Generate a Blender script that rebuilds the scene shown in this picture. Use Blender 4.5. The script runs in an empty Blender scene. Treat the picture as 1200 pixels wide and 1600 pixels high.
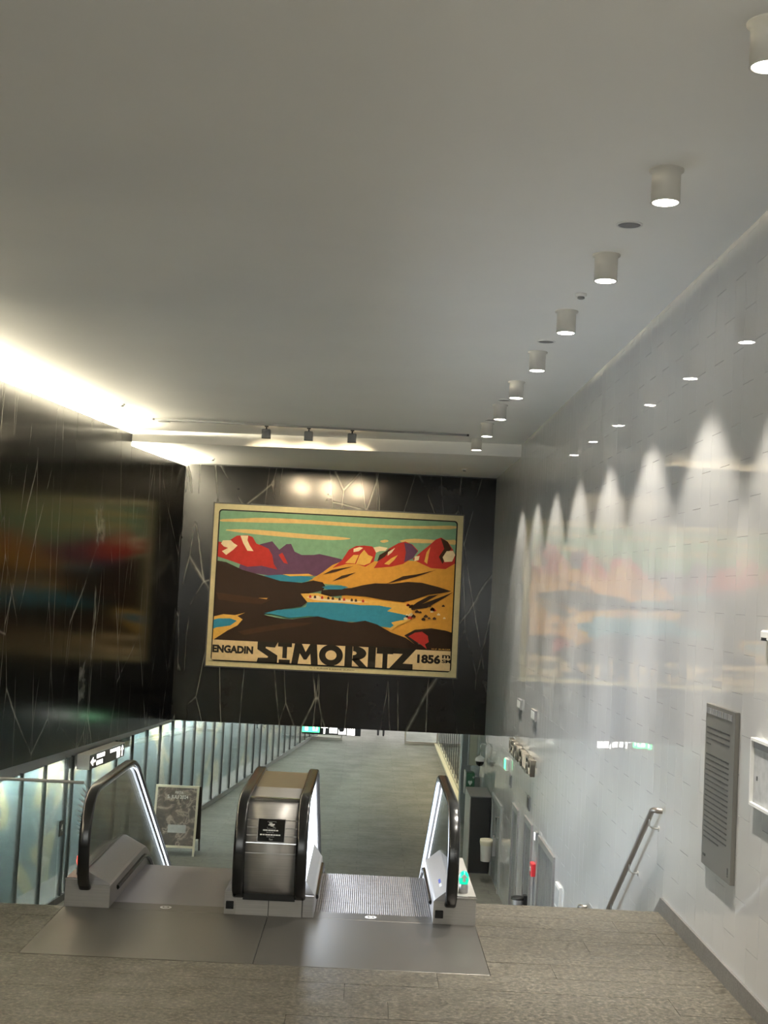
import bpy, math, random
from mathutils import Vector, Matrix
random.seed(7)

# ------------------------------------------------------------------ camera
SC = bpy.context.scene
H, W = 2.8, 2.783                      # eye height above the landing, distance to the tiled wall
FPX, ROLL, PITCH, YAW = 2080.0, math.radians(2.88), math.radians(3.3267), math.radians(-0.411)
def _dir(dx, dy):
    c, s = math.cos(ROLL), math.sin(ROLL)
    u, v = dx*c + dy*s, -dx*s + dy*c
    d = (u, FPX, -v)
    c, s = math.cos(PITCH), math.sin(PITCH)
    d = (d[0], d[1]*c - d[2]*s, d[1]*s + d[2]*c)
    c, s = math.cos(YAW), math.sin(YAW)
    return Vector((c*d[0] - s*d[1], s*d[0] + c*d[1], d[2]))
_f = _dir(0, 0)
_x = (_dir(1, 0) - _f).normalized(); _y = (_dir(0, -1) - _f).normalized(); _z = -_f.normalized()
cam = bpy.data.cameras.new('camera'); camo = bpy.data.objects.new('camera', cam)
SC.collection.objects.link(camo)
M = Matrix((_x, _y, _z)).transposed().to_4x4(); M.translation = (0, 0, H)
camo.matrix_world = M
cam.sensor_fit = 'VERTICAL'; cam.sensor_height = 36; cam.lens = FPX/1600*36
cam.clip_start = .05; cam.clip_end = 300
SC.camera = camo

# ------------------------------------------------------------------ world, exposure
wd = bpy.data.worlds.new('world'); SC.world = wd; wd.use_nodes = True
wd.node_tree.nodes['Background'].inputs[0].default_value = (1, .98, .94, 1)
wd.node_tree.nodes['Background'].inputs[1].default_value = 2.3
vs = SC.view_settings
vs.view_transform = 'Standard'; vs.look = 'None'; vs.gamma = 1; vs.use_curve_mapping = False
vs.exposure = 1.52
SC.cycles.max_bounces = 7; SC.cycles.diffuse_bounces = 5; SC.cycles.glossy_bounces = 4
SC.cycles.transmission_bounces = 6; SC.cycles.transparent_max_bounces = 10
SC.cycles.sample_clamp_indirect = 4; SC.cycles.caustics_reflective = False; SC.cycles.caustics_refractive = False
SPOT_W, COVE, TRACK_W, CORR, CASE = 134, 3700, 190, 4.0, 230

COL = SC.collection
# ------------------------------------------------------------------ materials
MATS = {}
def mat(name, col=(.5, .5, .5), rough=.5, metal=0, spec=.5, emit=None, es=1.0, coat=0, setup=None):
    if name in MATS: return MATS[name]
    m = bpy.data.materials.new(name); m.use_nodes = True
    b = m.node_tree.nodes['Principled BSDF']
    b.inputs['Base Color'].default_value = (*col, 1)
    b.inputs['Roughness'].default_value = rough; b.inputs['Metallic'].default_value = metal
    b.inputs['Specular IOR Level'].default_value = spec
    b.inputs['Coat Weight'].default_value = coat
    if emit:
        b.inputs['Emission Color'].default_value = (*emit, 1); b.inputs['Emission Strength'].default_value = es
    if setup: setup(m.node_tree, b)
    MATS[name] = m
    return m
def nd(t, typ, **kw):
    n = t.nodes.new(typ)
    for k, v in kw.items():
        if k.startswith('i_'):
            n.inputs[k[2:].replace('_', ' ')].default_value = v
        else: setattr(n, k, v)
    return n
def objc(t, scale=(1, 1, 1), rot=(0, 0, 0), geo=False):
    if geo:
        tc = nd(t, 'ShaderNodeNewGeometry'); out = tc.outputs['Position']
    else:
        tc = nd(t, 'ShaderNodeTexCoord'); out = tc.outputs['Object']
    mp = nd(t, 'ShaderNodeMapping'); mp.inputs['Scale'].default_value = scale; mp.inputs['Rotation'].default_value = rot
    t.links.new(out, mp.inputs[0]); return mp.outputs[0]
def ramp(t, src, stops):
    r = nd(t, 'ShaderNodeValToRGB'); e = r.color_ramp.elements
    while len(e) < len(stops): e.new(.5)
    for el, (p, c) in zip(e, stops):
        el.position = p; el.color = (*c, 1) if len(c) == 3 else c
    t.links.new(src, r.inputs[0]); return r.outputs[0]
def noise(t, vec, scale, detail=4, rough=.55, dist=0):
    n = nd(t, 'ShaderNodeTexNoise'); n.inputs['Scale'].default_value = scale; n.inputs['Detail'].default_value = detail
    n.inputs['Roughness'].default_value = rough; n.inputs['Distortion'].default_value = dist
    t.links.new(vec, n.inputs['Vector']); return n.outputs['Fac']
def mixc(t, fac, a, b, mode='MIX'):
    m = nd(t, 'ShaderNodeMix', data_type='RGBA', blend_type=mode)
    for s, v in ((m.inputs[0], fac), (m.inputs[6], a), (m.inputs[7], b)):
        if hasattr(v, 'links') or hasattr(v, 'is_linked'): t.links.new(v, s)
        elif isinstance(v, (int, float)): s.default_value = v
        else: s.default_value = (*v, 1)
    return m.outputs[2]
def bump(t, b, h, strength=.1, dist=.01):
    n = nd(t, 'ShaderNodeBump'); n.inputs['Strength'].default_value = strength; n.inputs['Distance'].default_value = dist
    t.links.new(h, n.inputs['Height']); t.links.new(n.outputs[0], b.inputs['Normal'])

def s_marble(t, b):
    v = objc(t, (1, 1, 1), geo=True)
    nz = nd(t, 'ShaderNodeTexNoise'); nz.inputs['Scale'].default_value = .55; nz.inputs['Detail'].default_value = 5
    t.links.new(v, nz.inputs['Vector'])
    add = nd(t, 'ShaderNodeVectorMath', operation='MULTIPLY_ADD'); add.inputs[1].default_value = (.16, .16, .16)
    t.links.new(nz.outputs['Color'], add.inputs[0]); t.links.new(v, add.inputs[2])
    layers = []
    for sc, sy, rot, w in ((.55, .30, (0, .5, 0), .0035), (.8, .22, (.15, -.45, .2), .003), (.6, .14, (.3, .14, .1), .003)):
        mp = nd(t, 'ShaderNodeMapping'); mp.inputs['Rotation'].default_value = rot; mp.inputs['Scale'].default_value = (1, 1, sy)
        t.links.new(add.outputs[0], mp.inputs[0])
        vo = nd(t, 'ShaderNodeTexVoronoi', feature='DISTANCE_TO_EDGE'); vo.inputs['Scale'].default_value = sc
        t.links.new(mp.outputs[0], vo.inputs['Vector'])
        layers.append(ramp(t, vo.outputs['Distance'], [(0, (1, 1, 1)), (w, (.25, .25, .25)), (w*2.4, (0, 0, 0))]))
    msk = ramp(t, noise(t, v, .9, 4), [(.42, (0, 0, 0)), (.64, (1, 1, 1))])
    a = mixc(t, 1.0, layers[0], layers[1], 'ADD'); a = mixc(t, 1.0, a, layers[2], 'ADD')
    a = mixc(t, 1.0, a, msk, 'MULTIPLY')
    base = ramp(t, noise(t, v, 2.2, 6), [(.3, (.003, .0027, .0024)), (.75, (.010, .009, .0075))])
    col = mixc(t, a, base, (.24, .235, .21))
    t.links.new(col, b.inputs['Base Color'])
    rg = ramp(t, noise(t, v, 3, 2), [(.3, (.15,)*3), (.7, (.185,)*3)])
    t.links.new(rg, b.inputs['Roughness'])
def s_granite(c1, c2, c3, sc=140, rl=.35, rh=.6):
    def f(t, b):
        v = objc(t, geo=True)
        n1 = noise(t, v, sc, 3, .7); n2 = noise(t, v, 3.5, 4); n3 = noise(t, v, 28, 4, .6)
        c = ramp(t, n1, [(.32, c1), (.5, c2), (.68, c3)])
        c = mixc(t, .35, c, ramp(t, n2, [(.3, tuple(x*.55 for x in c2)), (.7, tuple(min(1, x*1.3) for x in c2))]), 'OVERLAY')
        c = mixc(t, .25, c, ramp(t, n3, [(.35, c1), (.65, c3)]))
        t.links.new(c, b.inputs['Base Color'])
        t.links.new(ramp(t, n2, [(.3, (rl,)*3), (.7, (rh,)*3)]), b.inputs['Roughness'])
        bump(t, b, n1, .25, .004)
    return f
def s_slate(t, b):
    v = objc(t, (1, 1, 1), geo=True)
    br = nd(t, 'ShaderNodeTexBrick'); br.offset = .37
    for k, x in (('Scale', 1), ('Mortar Size', .012), ('Brick Width', 1.6), ('Row Height', .32), ('Bias', 0)): br.inputs[k].default_value = x
    br.inputs['Color1'].default_value = (.085, .088, .078, 1); br.inputs['Color2'].default_value = (.115, .115, .10, 1)
    br.inputs['Mortar'].default_value = (.05, .05, .045, 1)
    t.links.new(v, br.inputs['Vector'])
    n = noise(t, v, 9, 6, .65)
    c = mixc(t, .5, br.outputs['Color'], ramp(t, n, [(.3, (.055, .057, .05)), (.7, (.15, .15, .125))]))
    t.links.new(c, b.inputs['Base Color'])
    t.links.new(ramp(t, noise(t, v, 1.3, 4), [(.3, (.55,)*3), (.7, (.75,)*3)]), b.inputs['Roughness'])
    bump(t, b, n, .3, .01)
def s_plaster(t, b):
    v = objc(t, geo=True)
    c = ramp(t, noise(t, v, .5, 3), [(.3, (.82, .81, .775)), (.7, (.86, .85, .81))])
    t.links.new(c, b.inputs['Base Color'])
    bump(t, b, noise(t, v, 60, 3), .03, .003)
def s_tile(t, b):
    oi = nd(t, 'ShaderNodeObjectInfo'); v = objc(t, geo=True)
    c = ramp(t, noise(t, v, .8, 2), [(.3, (.56, .56, .55)), (.7, (.60, .60, .59))])
    t.links.new(c, b.inputs['Base Color'])
def s_brushed(c1, c2, axis=(2, 200, 200)):
    def f(t, b):
        n = noise(t, objc(t, axis, geo=True), 1.0, 3)
        t.links.new(ramp(t, n, [(.3, c1), (.7, c2)]), b.inputs['Base Color'])
        t.links.new(ramp(t, n, [(.3, (.40,)*3), (.7, (.52,)*3)]), b.inputs['Roughness'])
    return f
def s_ridged(t, b):
    w = nd(t, 'ShaderNodeTexWave', wave_type='BANDS', bands_direction='X'); w.inputs['Scale'].default_value = 17
    t.links.new(objc(t, geo=True), w.inputs['Vector'])
    n = noise(t, objc(t, (9, 25, 1), geo=True), 1, 3)
    c = ramp(t, w.outputs['Fac'], [(.25, (.05, .045, .045)), (.7, (.27, .25, .24))])
    c = mixc(t, .35, c, ramp(t, n, [(.3, (.08, .07, .07)), (.7, (.30, .28, .27))]))
    t.links.new(c, b.inputs['Base Color']); bump(t, b, w.outputs['Fac'], .6, .008)
def s_mural(t, b):
    v = objc(t, (1, .55, .8), geo=True)
    n = noise(t, v, .75, 2, .4, .6); n2 = noise(t, v, 1.9, 2, .5, 1.0)
    c = ramp(t, n, [(.0, (.10, .17, .19)), (.46, (.20, .29, .31)), (.55, (.23, .33, .36)), (.575, (.70, .64, .40)), (.63, (.55, .56, .48)), (.66, (.17, .25, .27))])
    c2 = ramp(t, n2, [(.60, (0, 0, 0)), (.63, (.30, .30, .27)), (.70, (.2, .10, .09)), (.74, (0, 0, 0))])
    t.links.new(mixc(t, 1, c, c2, 'ADD'), b.inputs['Base Color'])
def s_print(t, b):   # dark photographic print on the A-board
    v = objc(t, (1, 1, 1), geo=True)
    n = noise(t, v, 3.4, 4, .55, 1.6)
    t.links.new(ramp(t, n, [(.40, (.02, .017, .014)), (.52, (.07, .055, .045)), (.60, (.30, .26, .22)), (.66, (.05, .04, .035))]), b.inputs['Base Color'])
def s_glass(tint, glossw):
    def f(t, b):
        out = t.nodes['Material Output']
        tr = nd(t, 'ShaderNodeBsdfTransparent'); tr.inputs[0].default_value = (*tint, 1)
        gl = nd(t, 'ShaderNodeBsdfGlossy'); gl.inputs['Roughness'].default_value = .015
        fr = nd(t, 'ShaderNodeFresnel'); fr.inputs[0].default_value = 1.5
        mu = nd(t, 'ShaderNodeMath', operation='MULTIPLY'); mu.inputs[1].default_value = glossw
        t.links.new(fr.outputs[0], mu.inputs[0])
        mx = nd(t, 'ShaderNodeMixShader'); t.links.new(mu.outputs[0], mx.inputs[0])
        t.links.new(tr.outputs[0], mx.inputs[1]); t.links.new(gl.outputs[0], mx.inputs[2])
        t.links.new(mx.outputs[0], out.inputs[0]); t.nodes.remove(b)
    return f
def s_paint(c, k=.12):
    def f(t, b):
        n = noise(t, objc(t, (1, 1, 1), geo=True), 9, 5, .65)
        t.links.new(ramp(t, n, [(.3, tuple(x*(1-k) for x in c)), (.7, tuple(min(1, x*(1+k)) for x in c))]), b.inputs['Base Color'])
    return f

mat('plaster', rough=.75, spec=.3, setup=s_plaster)
mat('tile', rough=.012, spec=.7, setup=s_tile)
mat('grout', (.16, .16, .155), .8)
mat('marble', rough=.15, spec=.27, setup=s_marble)
mat('granite', rough=.5, setup=s_granite((.016, .014, .010), (.078, .070, .050), (.25, .225, .175), 30))
mat('stone_grey', rough=.5, setup=s_granite((.10, .10, .10), (.19, .19, .19), (.33, .33, .33), 70))
mat('skirting_stone', rough=.4, setup=s_granite((.12, .115, .11), (.19, .185, .175), (.28, .27, .26), 90, .3, .4))
mat('slate', rough=.3, spec=.35, setup=s_slate)
mat('joint', (.045, .04, .03), .9)
mat('steel', metal=.5, rough=.3, setup=s_brushed((.40, .385, .36), (.52, .50, .47)))
mat('steel_plate', metal=1, rough=.4, setup=s_brushed((.16, .15, .137), (.22, .208, .19), (4, 160, 4)))
mat('steel_light', metal=.85, rough=.35, setup=s_brushed((.34, .33, .325), (.45, .44, .43)))
mat('steel_lilac', metal=.6, rough=.45, setup=s_brushed((.26, .25, .27), (.33, .32, .34), (3, 120, 3)))
mat('step_metal', metal=.5, rough=.5, setup=s_ridged)
mat('bronze_top', metal=1, rough=.35, setup=s_brushed((.38, .31, .20), (.48, .40, .27)))
mat('rail_steel', (.30, .27, .24), .35, .8)
mat('chrome', (.75, .75, .76), .12, 1)
mat('rubber', (.006, .006, .006), .22, spec=.6)
mat('black', (.008, .008, .008), .4)
mat('black_gloss', (.005, .005, .005), .1)
mat('dark_metal', (.04, .04, .045), .45, .6)
mat('grey_metal', (.22, .22, .22), .5, .3)
mat('mullion', (.045, .05, .05), .4, .5)
mat('fascia', (.27, .275, .27), .5)
mat('kerb', (.085, .09, .088), .6)
mat('right_case_led', (1, 1, 1), .5, emit=(.9, .96, 1), es=14)
mat('white_paint', (.72, .72, .70), .5)
mat('lamp_white', (.62, .60, .55), .45)
mat('side_steel', (.6, .6, .62), .4, .3)
mat('lit_panel', (.85, .87, .92), .3, emit=(.78, .87, 1), es=4.2)
mat('led_white', (1, 1, 1), .5, emit=(.82, .9, 1), es=1.2)
mat('lens', (1, 1, 1), .5, emit=(1, .93, .80), es=16)
mat('track_lens', (1, 1, 1), .5, emit=(1, .74, .42), es=14)
mat('cove_led', (1, 1, 1), .5, emit=(1, .90, .66), es=COVE)
mat('corridor_fill_led', (1, 1, 1), .5, emit=(.72, .90, 1), es=CORR)
mat('case_led', (1, 1, 1), .5, emit=(1, .95, .84), es=CASE)
mat('warm_led', (1, 1, 1), .5, emit=(1, .78, .38), es=12)
mat('clear_glass', setup=s_glass((.93, .95, .94), .85))
mat('case_glass', setup=s_glass((.83, .89, .90), .9))
mat('mural', rough=.6, setup=s_mural)
mat('board_print', rough=.3, setup=s_print)
mat('cream', (.62, .58, .45), .5)
mat('info_grey', (.155, .15, .135), .45, .2)
mat('info_text', (.035, .033, .03), .5)
mat('sign_white', (.9, .9, .9), .4, emit=(1, .95, .86), es=1.3)
mat('sign_green', (.05, .5, .15), .4, emit=(.05, .75, .22), es=1.6)
mat('red', (.55, .02, .03), .4)
mat('green_box', (.01, .09, .04), .4)
mat('white_text', (.7, .7, .68), .5)
mat('green_lamp', (.0, .25, .15), .3, emit=(.0, .45, .25), es=.7)
mat('red_lamp', (.7, .05, .03), .3, emit=(1, .06, .04), es=1.0)
mat('bin', (.62, .60, .56), .35, .4)
mat('paper', (.42, .43, .43), .6, setup=s_paint((.40, .41, .41), .18))
mat('trousers', (.012, .012, .016), .8)
mat('skin', (.42, .26, .19), .6)
mat('hair', (.03, .02, .015), .7)
mat('brown_board', (.035, .025, .018), .6)

# ------------------------------------------------------------------ mesh helpers
WL = {}                                # world location of each object's root
def rootloc(p):
    while p.parent: p = p.parent
    return Vector(WL.get(p.name, (0, 0, 0)))
class MB:
    def __init__(s): s.v = []; s.f = []; s.sm = []
    def add(s, vs, fs, smooth=False):
        o = len(s.v); s.v += [tuple(p) for p in vs]
        for f in fs: s.f.append(tuple(i+o for i in f)); s.sm.append(smooth)
        return s
    def box(s, x0, x1, y0, y1, z0, z1):
        return s.add([(x0,y0,z0),(x1,y0,z0),(x1,y1,z0),(x0,y1,z0),(x0,y0,z1),(x1,y0,z1),(x1,y1,z1),(x0,y1,z1)],
                     [(3,2,1,0),(4,5,6,7),(0,1,5,4),(1,2,6,5),(2,3,7,6),(3,0,4,7)])
    def bbox(s, x0, x1, y0, y1, z0, z1, r=.01):      # box with chamfered vertical and top edges
        n = len(s.v); P = []
        for z, k in ((z0, 0), (z1-r, 0), (z1, r)):
            a, b_, c, d = x0+k, x1-k, y0+k, y1-k
            P += [(a+r,c,z),(b_-r,c,z),(b_,c+r,z),(b_,d-r,z),(b_-r,d,z),(a+r,d,z),(a,d-r,z),(a,c+r,z)]
        F = [tuple(range(7,-1,-1)), tuple(range(16,24))]
        for L in (0, 8):
            for i in range(8): F.append((L+i, L+(i+1)%8, L+8+(i+1)%8, L+8+i))
        return s.add(P, F)
    def prism(s, poly, a0, a1, axis='x'):            # poly in the plane across the axis
        n = len(poly)
        def mk(p, a):
            return {'x': (a, p[0], p[1]), 'y': (p[0], a, p[1]), 'z': (p[0], p[1], a)}[axis]
        P = [mk(p, a0) for p in poly] + [mk(p, a1) for p in poly]
        F = [tuple(range(n-1, -1, -1)), tuple(range(n, 2*n))]
        for i in range(n): F.append((i, (i+1) % n, n+(i+1) % n, n+i))
        return s.add(P, F)
    def lathe(s, prof, c=(0,0,0), n=24, axis='z', smooth=True):
        P = []; F = []
        for r, h in prof:
            for i in range(n):
                a = 2*math.pi*i/n; u, v = r*math.cos(a), r*math.sin(a)
                q = {'z': (u, v, h), 'x': (h, u, v), 'y': (u, h, v)}[axis]
                P.append((c[0]+q[0], c[1]+q[1], c[2]+q[2]))
        m = len(prof)
        for j in range(m-1):
            for i in range(n):
                F.append((j*n+i, j*n+(i+1) % n, (j+1)*n+(i+1) % n, (j+1)*n+i))
        s.add(P, F, smooth)
        s.add(P[:n], [tuple(range(n-1, -1, -1))]); s.add(P[-n:], [tuple(range(n))])
        return s
    def tube(s, pts, r, n=10, close=True):
        pts = [Vector(p) for p in pts]; P = []; F = []
        for i, p in enumerate(pts):
            d = (pts[min(i+1, len(pts)-1)] - pts[max(i-1, 0)]).normalized()
            u = d.cross(Vector((0, 0, 1)));  u = u if u.length > .05 else d.cross(Vector((1, 0, 0)))
            u.normalize(); w = u.cross(d)
            rr = r[i] if isinstance(r, (list, tuple)) else r
            for k in range(n):
                a = 2*math.pi*k/n; P.append(p + u*rr*math.cos(a) + w*rr*math.sin(a))
        for j in range(len(pts)-1):
            for k in range(n): F.append((j*n+k, j*n+(k+1) % n, (j+1)*n+(k+1) % n, (j+1)*n+k))
        s.add(P, F, True)
        s.add(P[:n], [tuple(range(n-1, -1, -1))]); s.add(P[-n:], [tuple(range(n))]); return s
    def sweep(s, path, sect, x, smooth=True):        # path in (y,z), section in (dx, normal offset)
        n = len(sect); P = []; F = []
        for i, p in enumerate(path):
            a = path[max(i-1, 0)]; b = path[min(i+1, len(path)-1)]
            ty, tz = b[0]-a[0], b[1]-a[1]; L = math.hypot(ty, tz) or 1; ny, nz = -tz/L, ty/L
            for dx, dn in sect: P.append((x+dx, p[0]+ny*dn, p[1]+nz*dn))
        for j in range(len(path)-1):
            for k in range(n): F.append((j*n+k, j*n+(k+1) % n, (j+1)*n+(k+1) % n, (j+1)*n+k))
        s.add(P, F, smooth); m = (len(path)-1)*n
        s.add(P[:n], [tuple(range(n-1, -1, -1))]); s.add(P[m:], [tuple(range(n))]); return s
    def build(s, name, m, parent=None, origin=None, smooth=None):
        me = bpy.data.meshes.new(name)
        if parent is not None: o0 = rootloc(parent)
        else: o0 = Vector(origin) if origin is not None else Vector((0, 0, 0))
        me.from_pydata([(v[0]-o0.x, v[1]-o0.y, v[2]-o0.z) for v in s.v], [], s.f)
        me.polygons.foreach_set('use_smooth', s.sm if smooth is None else [smooth]*len(s.f))
        me.materials.append(MATS[m]); me.update()
        import bmesh
        bm = bmesh.new(); bm.from_mesh(me); bmesh.ops.recalc_face_normals(bm, faces=bm.faces); bm.to_mesh(me); bm.free()
        o = bpy.data.objects.new(name, me); COL.objects.link(o)
        if parent is not None: o.parent = parent
        else: o.location = o0; WL[o.name] = o0
        return o
def empty(name, loc, label, cat, group=None):
    o = bpy.data.objects.new(name, None); COL.objects.link(o); o.location = loc; WL[o.name] = Vector(loc)
    o.empty_display_size = .1
    return tag(o, label, cat, group)
def tag(o, label, cat, group=None):
    o['label'] = label; o['category'] = cat
    if group: o['group'] = group
    return o
def struct(o, label, cat='structure'):
    o['kind'] = 'structure'; o['label'] = label; o['category'] = cat; return o
def copy_tree(o, loc=None, parent=None):
    c = o.copy(); COL.objects.link(c)
    if parent is not None: c.parent = parent
    else: c.location = loc; WL[c.name] = Vector(loc)
    for ch in list(o.children): copy_tree(ch, parent=c)
    return c
def text(name, body, org, h, m, parent, right=(1, 0, 0), up=(0, 0, 1), width=None, bold=0.0, depth=.004, space=1.0):
    """Lettering as solid flat letters: org is the lower left corner, h the cap height."""
    cu = bpy.data.curves.new(name, 'FONT'); cu.body = body; cu.extrude = depth; cu.offset = bold; cu.space_character = space
    cu.resolution_u = 4
    to = bpy.data.objects.new(name + '_tmp', cu); COL.objects.link(to)
    dg = bpy.context.evaluated_depsgraph_get(); dg.update()
    me = bpy.data.meshes.new_from_object(to.evaluated_get(dg)); bpy.data.objects.remove(to); bpy.data.curves.remove(cu)
    me.name = name
    xs = [v.co.x for v in me.vertices]; ys = [v.co.y for v in me.vertices]
    x0, x1, y0, y1 = min(xs), max(xs), min(ys), max(ys)
    r, u = Vector(right), Vector(up); nrm = r.cross(u)
    sy = h/(y1-y0); sx = (width/(x1-x0)) if width else sy
    o0 = rootloc(parent)
    for v in me.vertices:
        p = Vector(org) + r*((v.co.x-x0)*sx) + u*((v.co.y-y0)*sy) + nrm*v.co.z
        v.co = p - o0
    me.materials.clear(); me.materials.append(MATS[m])
    o = bpy.data.objects.new(name, me); COL.objects.link(o); o.parent = parent
    return o
def light(name, kind, loc, energy, color, parent, target=None, **kw):
    l = bpy.data.lights.new(name, kind); l.energy = energy; l.color = color
    for k, v in kw.items(): setattr(l, k, v)
    o = bpy.data.objects.new(name, l); COL.objects.link(o); o.parent = parent
    o.location = Vector(loc) - rootloc(parent)
    if target is not None: o.rotation_euler = (Vector(target)-Vector(loc)).to_track_quat('-Z', 'Y').to_euler()
    return o

# ------------------------------------------------------------------ the setting
ZC, ZL, ZF = 5.73, 5.49, -3.0          # ceiling, lower ceiling, corridor floor
YST, YB = 25.74, 30.655                # ceiling step, poster wall
LS = .12
def xl(y): return -4.40 + LS*(y - YB)  # the slanted left wall
def yst(x): return 25.62 + (W - x)*.112
ceil = MB(); ceil.box(-9.5, W+.3, -6, YB+.5, ZC, ZC+.3)
ceil.prism([(-9.5, yst(-9.5)), (W+.3, yst(W+.3)), (W+.3, YB+.5), (-9.5, YB+.5)], ZL, ZC, 'z')
struct(ceil.build('ceiling', 'plaster'), 'plain matt off-white hall ceiling with a downstand near the far end', 'ceiling')

# tiled right wall: backing, 300 nearest tiles one by one, the rest joined
wr = struct(MB().box(W+.012, W+.3, -6, 34.3, ZF-.2, ZC+.1).build('wall_right', 'grout'), 'glossy white tiled wall on the right of the stairs', 'wall')
TW, TH, GAP = .2925, .588, .0022
tmesh = {}
def tile_mesh(h):
    k = round(h, 3)
    if k not in tmesh:
        mb = MB(); a, b_, e = TW/2-GAP/2, h/2-GAP/2, .0005
        mb.add([(0, -a, -b_), (0, a, -b_), (0, a, b_), (0, -a, b_)] and
               [(.012, -a, -b_), (.012, a, -b_), (.012, a, b_), (.012, -a, b_),
                (e, -a, -b_), (e, a, -b_), (e, a, b_), (e, -a, b_),
                (0, -a+e, -b_+e), (0, a-e, -b_+e), (0, a-e, b_-e), (0, -a+e, b_-e)],
               [(0,1,2,3)] + [(i, (i+1)%4, 4+(i+1)%4, 4+i) for i in range(4)] + [(4+i, 4+(i+1)%4, 8+(i+1)%4, 8+i) for i in range(4)] + [(8,9,10,11)])
        me = bpy.data.meshes.new('tile'); me.from_pydata(mb.v, [], mb.f); me.materials.append(MATS['tile']); me.update()
        tmesh[k] = me
    return tmesh[k]
doors = [(18.9, 20.62, -.83), (21.45, 22.45, -.83), (23.4, 24.3, -.92), (26.25, 28.05, -1.30)]
slots = []
ci = -40
while 9.57 + ci*TW < 34.3:
    y0 = 9.57 + ci*TW; z = 1.275 - 8*TH + (TH/2 if ci % 2 else 0)
    while z < ZC:
        za, zb = max(z, ZF), min(z+TH, ZC)
        if zb - za > .02 and y0 > -3:
            slots.append((y0+TW/2, (za+zb)/2, zb-za))
        z += TH
    ci += 1
def tilt(): return random.gauss(0, .0013), random.gauss(0, .0013)
inview = sorted([s for s in slots if s[0] > 8.9 and (s[1] > 0.1 or s[0] > 13)], key=lambda s: s[0]**2 + (s[1]-2.8)**2)[:300]
single = set(inview)
field = MB()
for s in slots:
    y, z, h = s; a, b_ = tilt()
    if s in single:
        o = bpy.data.objects.new('tile', tile_mesh(h)); COL.objects.link(o); o.parent = wr
        o.location = (W + random.uniform(-.0004, .0004), y, z); o.rotation_euler = (0, a, b_)
    else:
        if any(d[0] < y-TW/2 and y+TW/2 < d[1] and z+h/2 < d[2] for d in doors): continue
        me = tile_mesh(h); o_ = len(field.v); R = Matrix.Rotation(a, 3, 'Y') @ Matrix.Rotation(b_, 3, 'Z')
        field.add([R @ v.co + Vector((W, y, z)) for v in me.vertices], [tuple(p.vertices) for p in me.polygons])
fo = field.build('tile_field', 'tile', wr); fo['kind'] = 'stuff'

# black marble left wall, in tall slabs following the slant, notched under the ceiling step
wl_ = MB(); 
def lwall(mb, y0, y1, z0, z1, off=0, th=.05):
    mb.add([(xl(y0)+off, y0, z0), (xl(y1)+off, y1, z0 if not isinstance(z0, tuple) else z0), (xl(y1)+off, y1, z1), (xl(y0)+off, y0, z1),
            (xl(y0)+off-th, y0, z0), (xl(y1)+off-th, y1, z0), (xl(y1)+off-th, y1, z1), (xl(y0)+off-th, y0, z1)],
           [(0,1,2,3), (7,6,5,4), (0,4,5,1), (1,5,6,2), (2,6,7,3), (3,7,4,0)]); return mb
lwall(wl_, -6, 31.2, -.12, 5.15, -.052, .12)
wlo = struct(wl_.build('wall_left', 'grout'), 'slanted wall of veined black marble slabs on the left', 'wall')
def zb(y): return -.41 + (YB-y)*.0125
edges = [-6, 2, 8, 13, 16.6, 20.0, 23.3, 26.5, YB]
for a, b_ in zip(edges[:-1], edges[1:]):
    mb = MB(); g = .004; zt = (5.63 if b_ < 27 else 5.40)
    y0, y1 = a+g, b_-g
    P = []
    for off in (0, -.05):
        for y, z in ((y0, zb(y0)), (y1, zb(y1)), (y1, zt), (y0, zt)): P.append((xl(y)+off, y, z))
    mb.add(P, [(0,1,2,3), (7,6,5,4), (0,4,5,1), (1,5,6,2), (2,6,7,3), (3,7,4,0)])
    mb.build('marble_slab', 'marble', wlo)
# dark top trim of the marble and the cove lamps hidden behind it
for y0, y1, z in ((-6, 26.49, 5.63), (26.51, YB-.02, 5.40)):
    tag(lwall(MB(), y0, y1, z, z+.012, .003, .06).build('trim_1' if y0 < 0 else 'trim_2', 'black'), 'thin black edge strip along the top of the marble wall' + (' up to the ceiling step' if y0 < 0 else ' under the lower ceiling'), 'trim')['kind'] = 'structure'
cv = empty('cove_light', (xl(15)-.3, 15, 5.45), 'hidden warm strip light glowing above the black marble wall', 'cove light')
lwall(MB(), -5, 25.6, 5.633, 5.6424, -.07, .05).build('light_strip', 'cove_led', cv)
lwall(MB(), -6, 26.4, 5.40, 5.44, -.07, .4).build('tray', 'white_paint', cv)
cv2 = empty('cove_light', (xl(28)-.3, 28, 5.2), 'short hidden strip light glowing under the lower ceiling by the poster wall', 'cove light')
lwall(MB(), 26.9, YB-.5, 5.403, 5.4124, -.07, .05).build('light_strip', 'cove_led', cv2)
lwall(MB(), 26.5, YB+.3, 5.20, 5.24, -.07, .4).build('tray', 'white_paint', cv2)
struct(lwall(MB(), -6, 31.2, 5.2, 6.0, -.5, .1).build('wall_cove', 'plaster'), 'white upstand behind the cove above the marble', 'wall')

# black marble poster wall (lintel)
pw = struct(MB().box(xl(YB)-.4, W+.05, YB, YB+.5, -.41, ZC).build('wall_poster', 'marble'), 'black marble wall with pale veins carrying the large poster', 'wall')
# dark shadow joint between marble and ceiling
struct(MB().box(xl(YB), W, YB-.012, YB+.01, ZL-.025, ZL).build('trim_3', 'black'), 'black shadow gap between poster wall and ceiling', 'trim')

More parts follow.
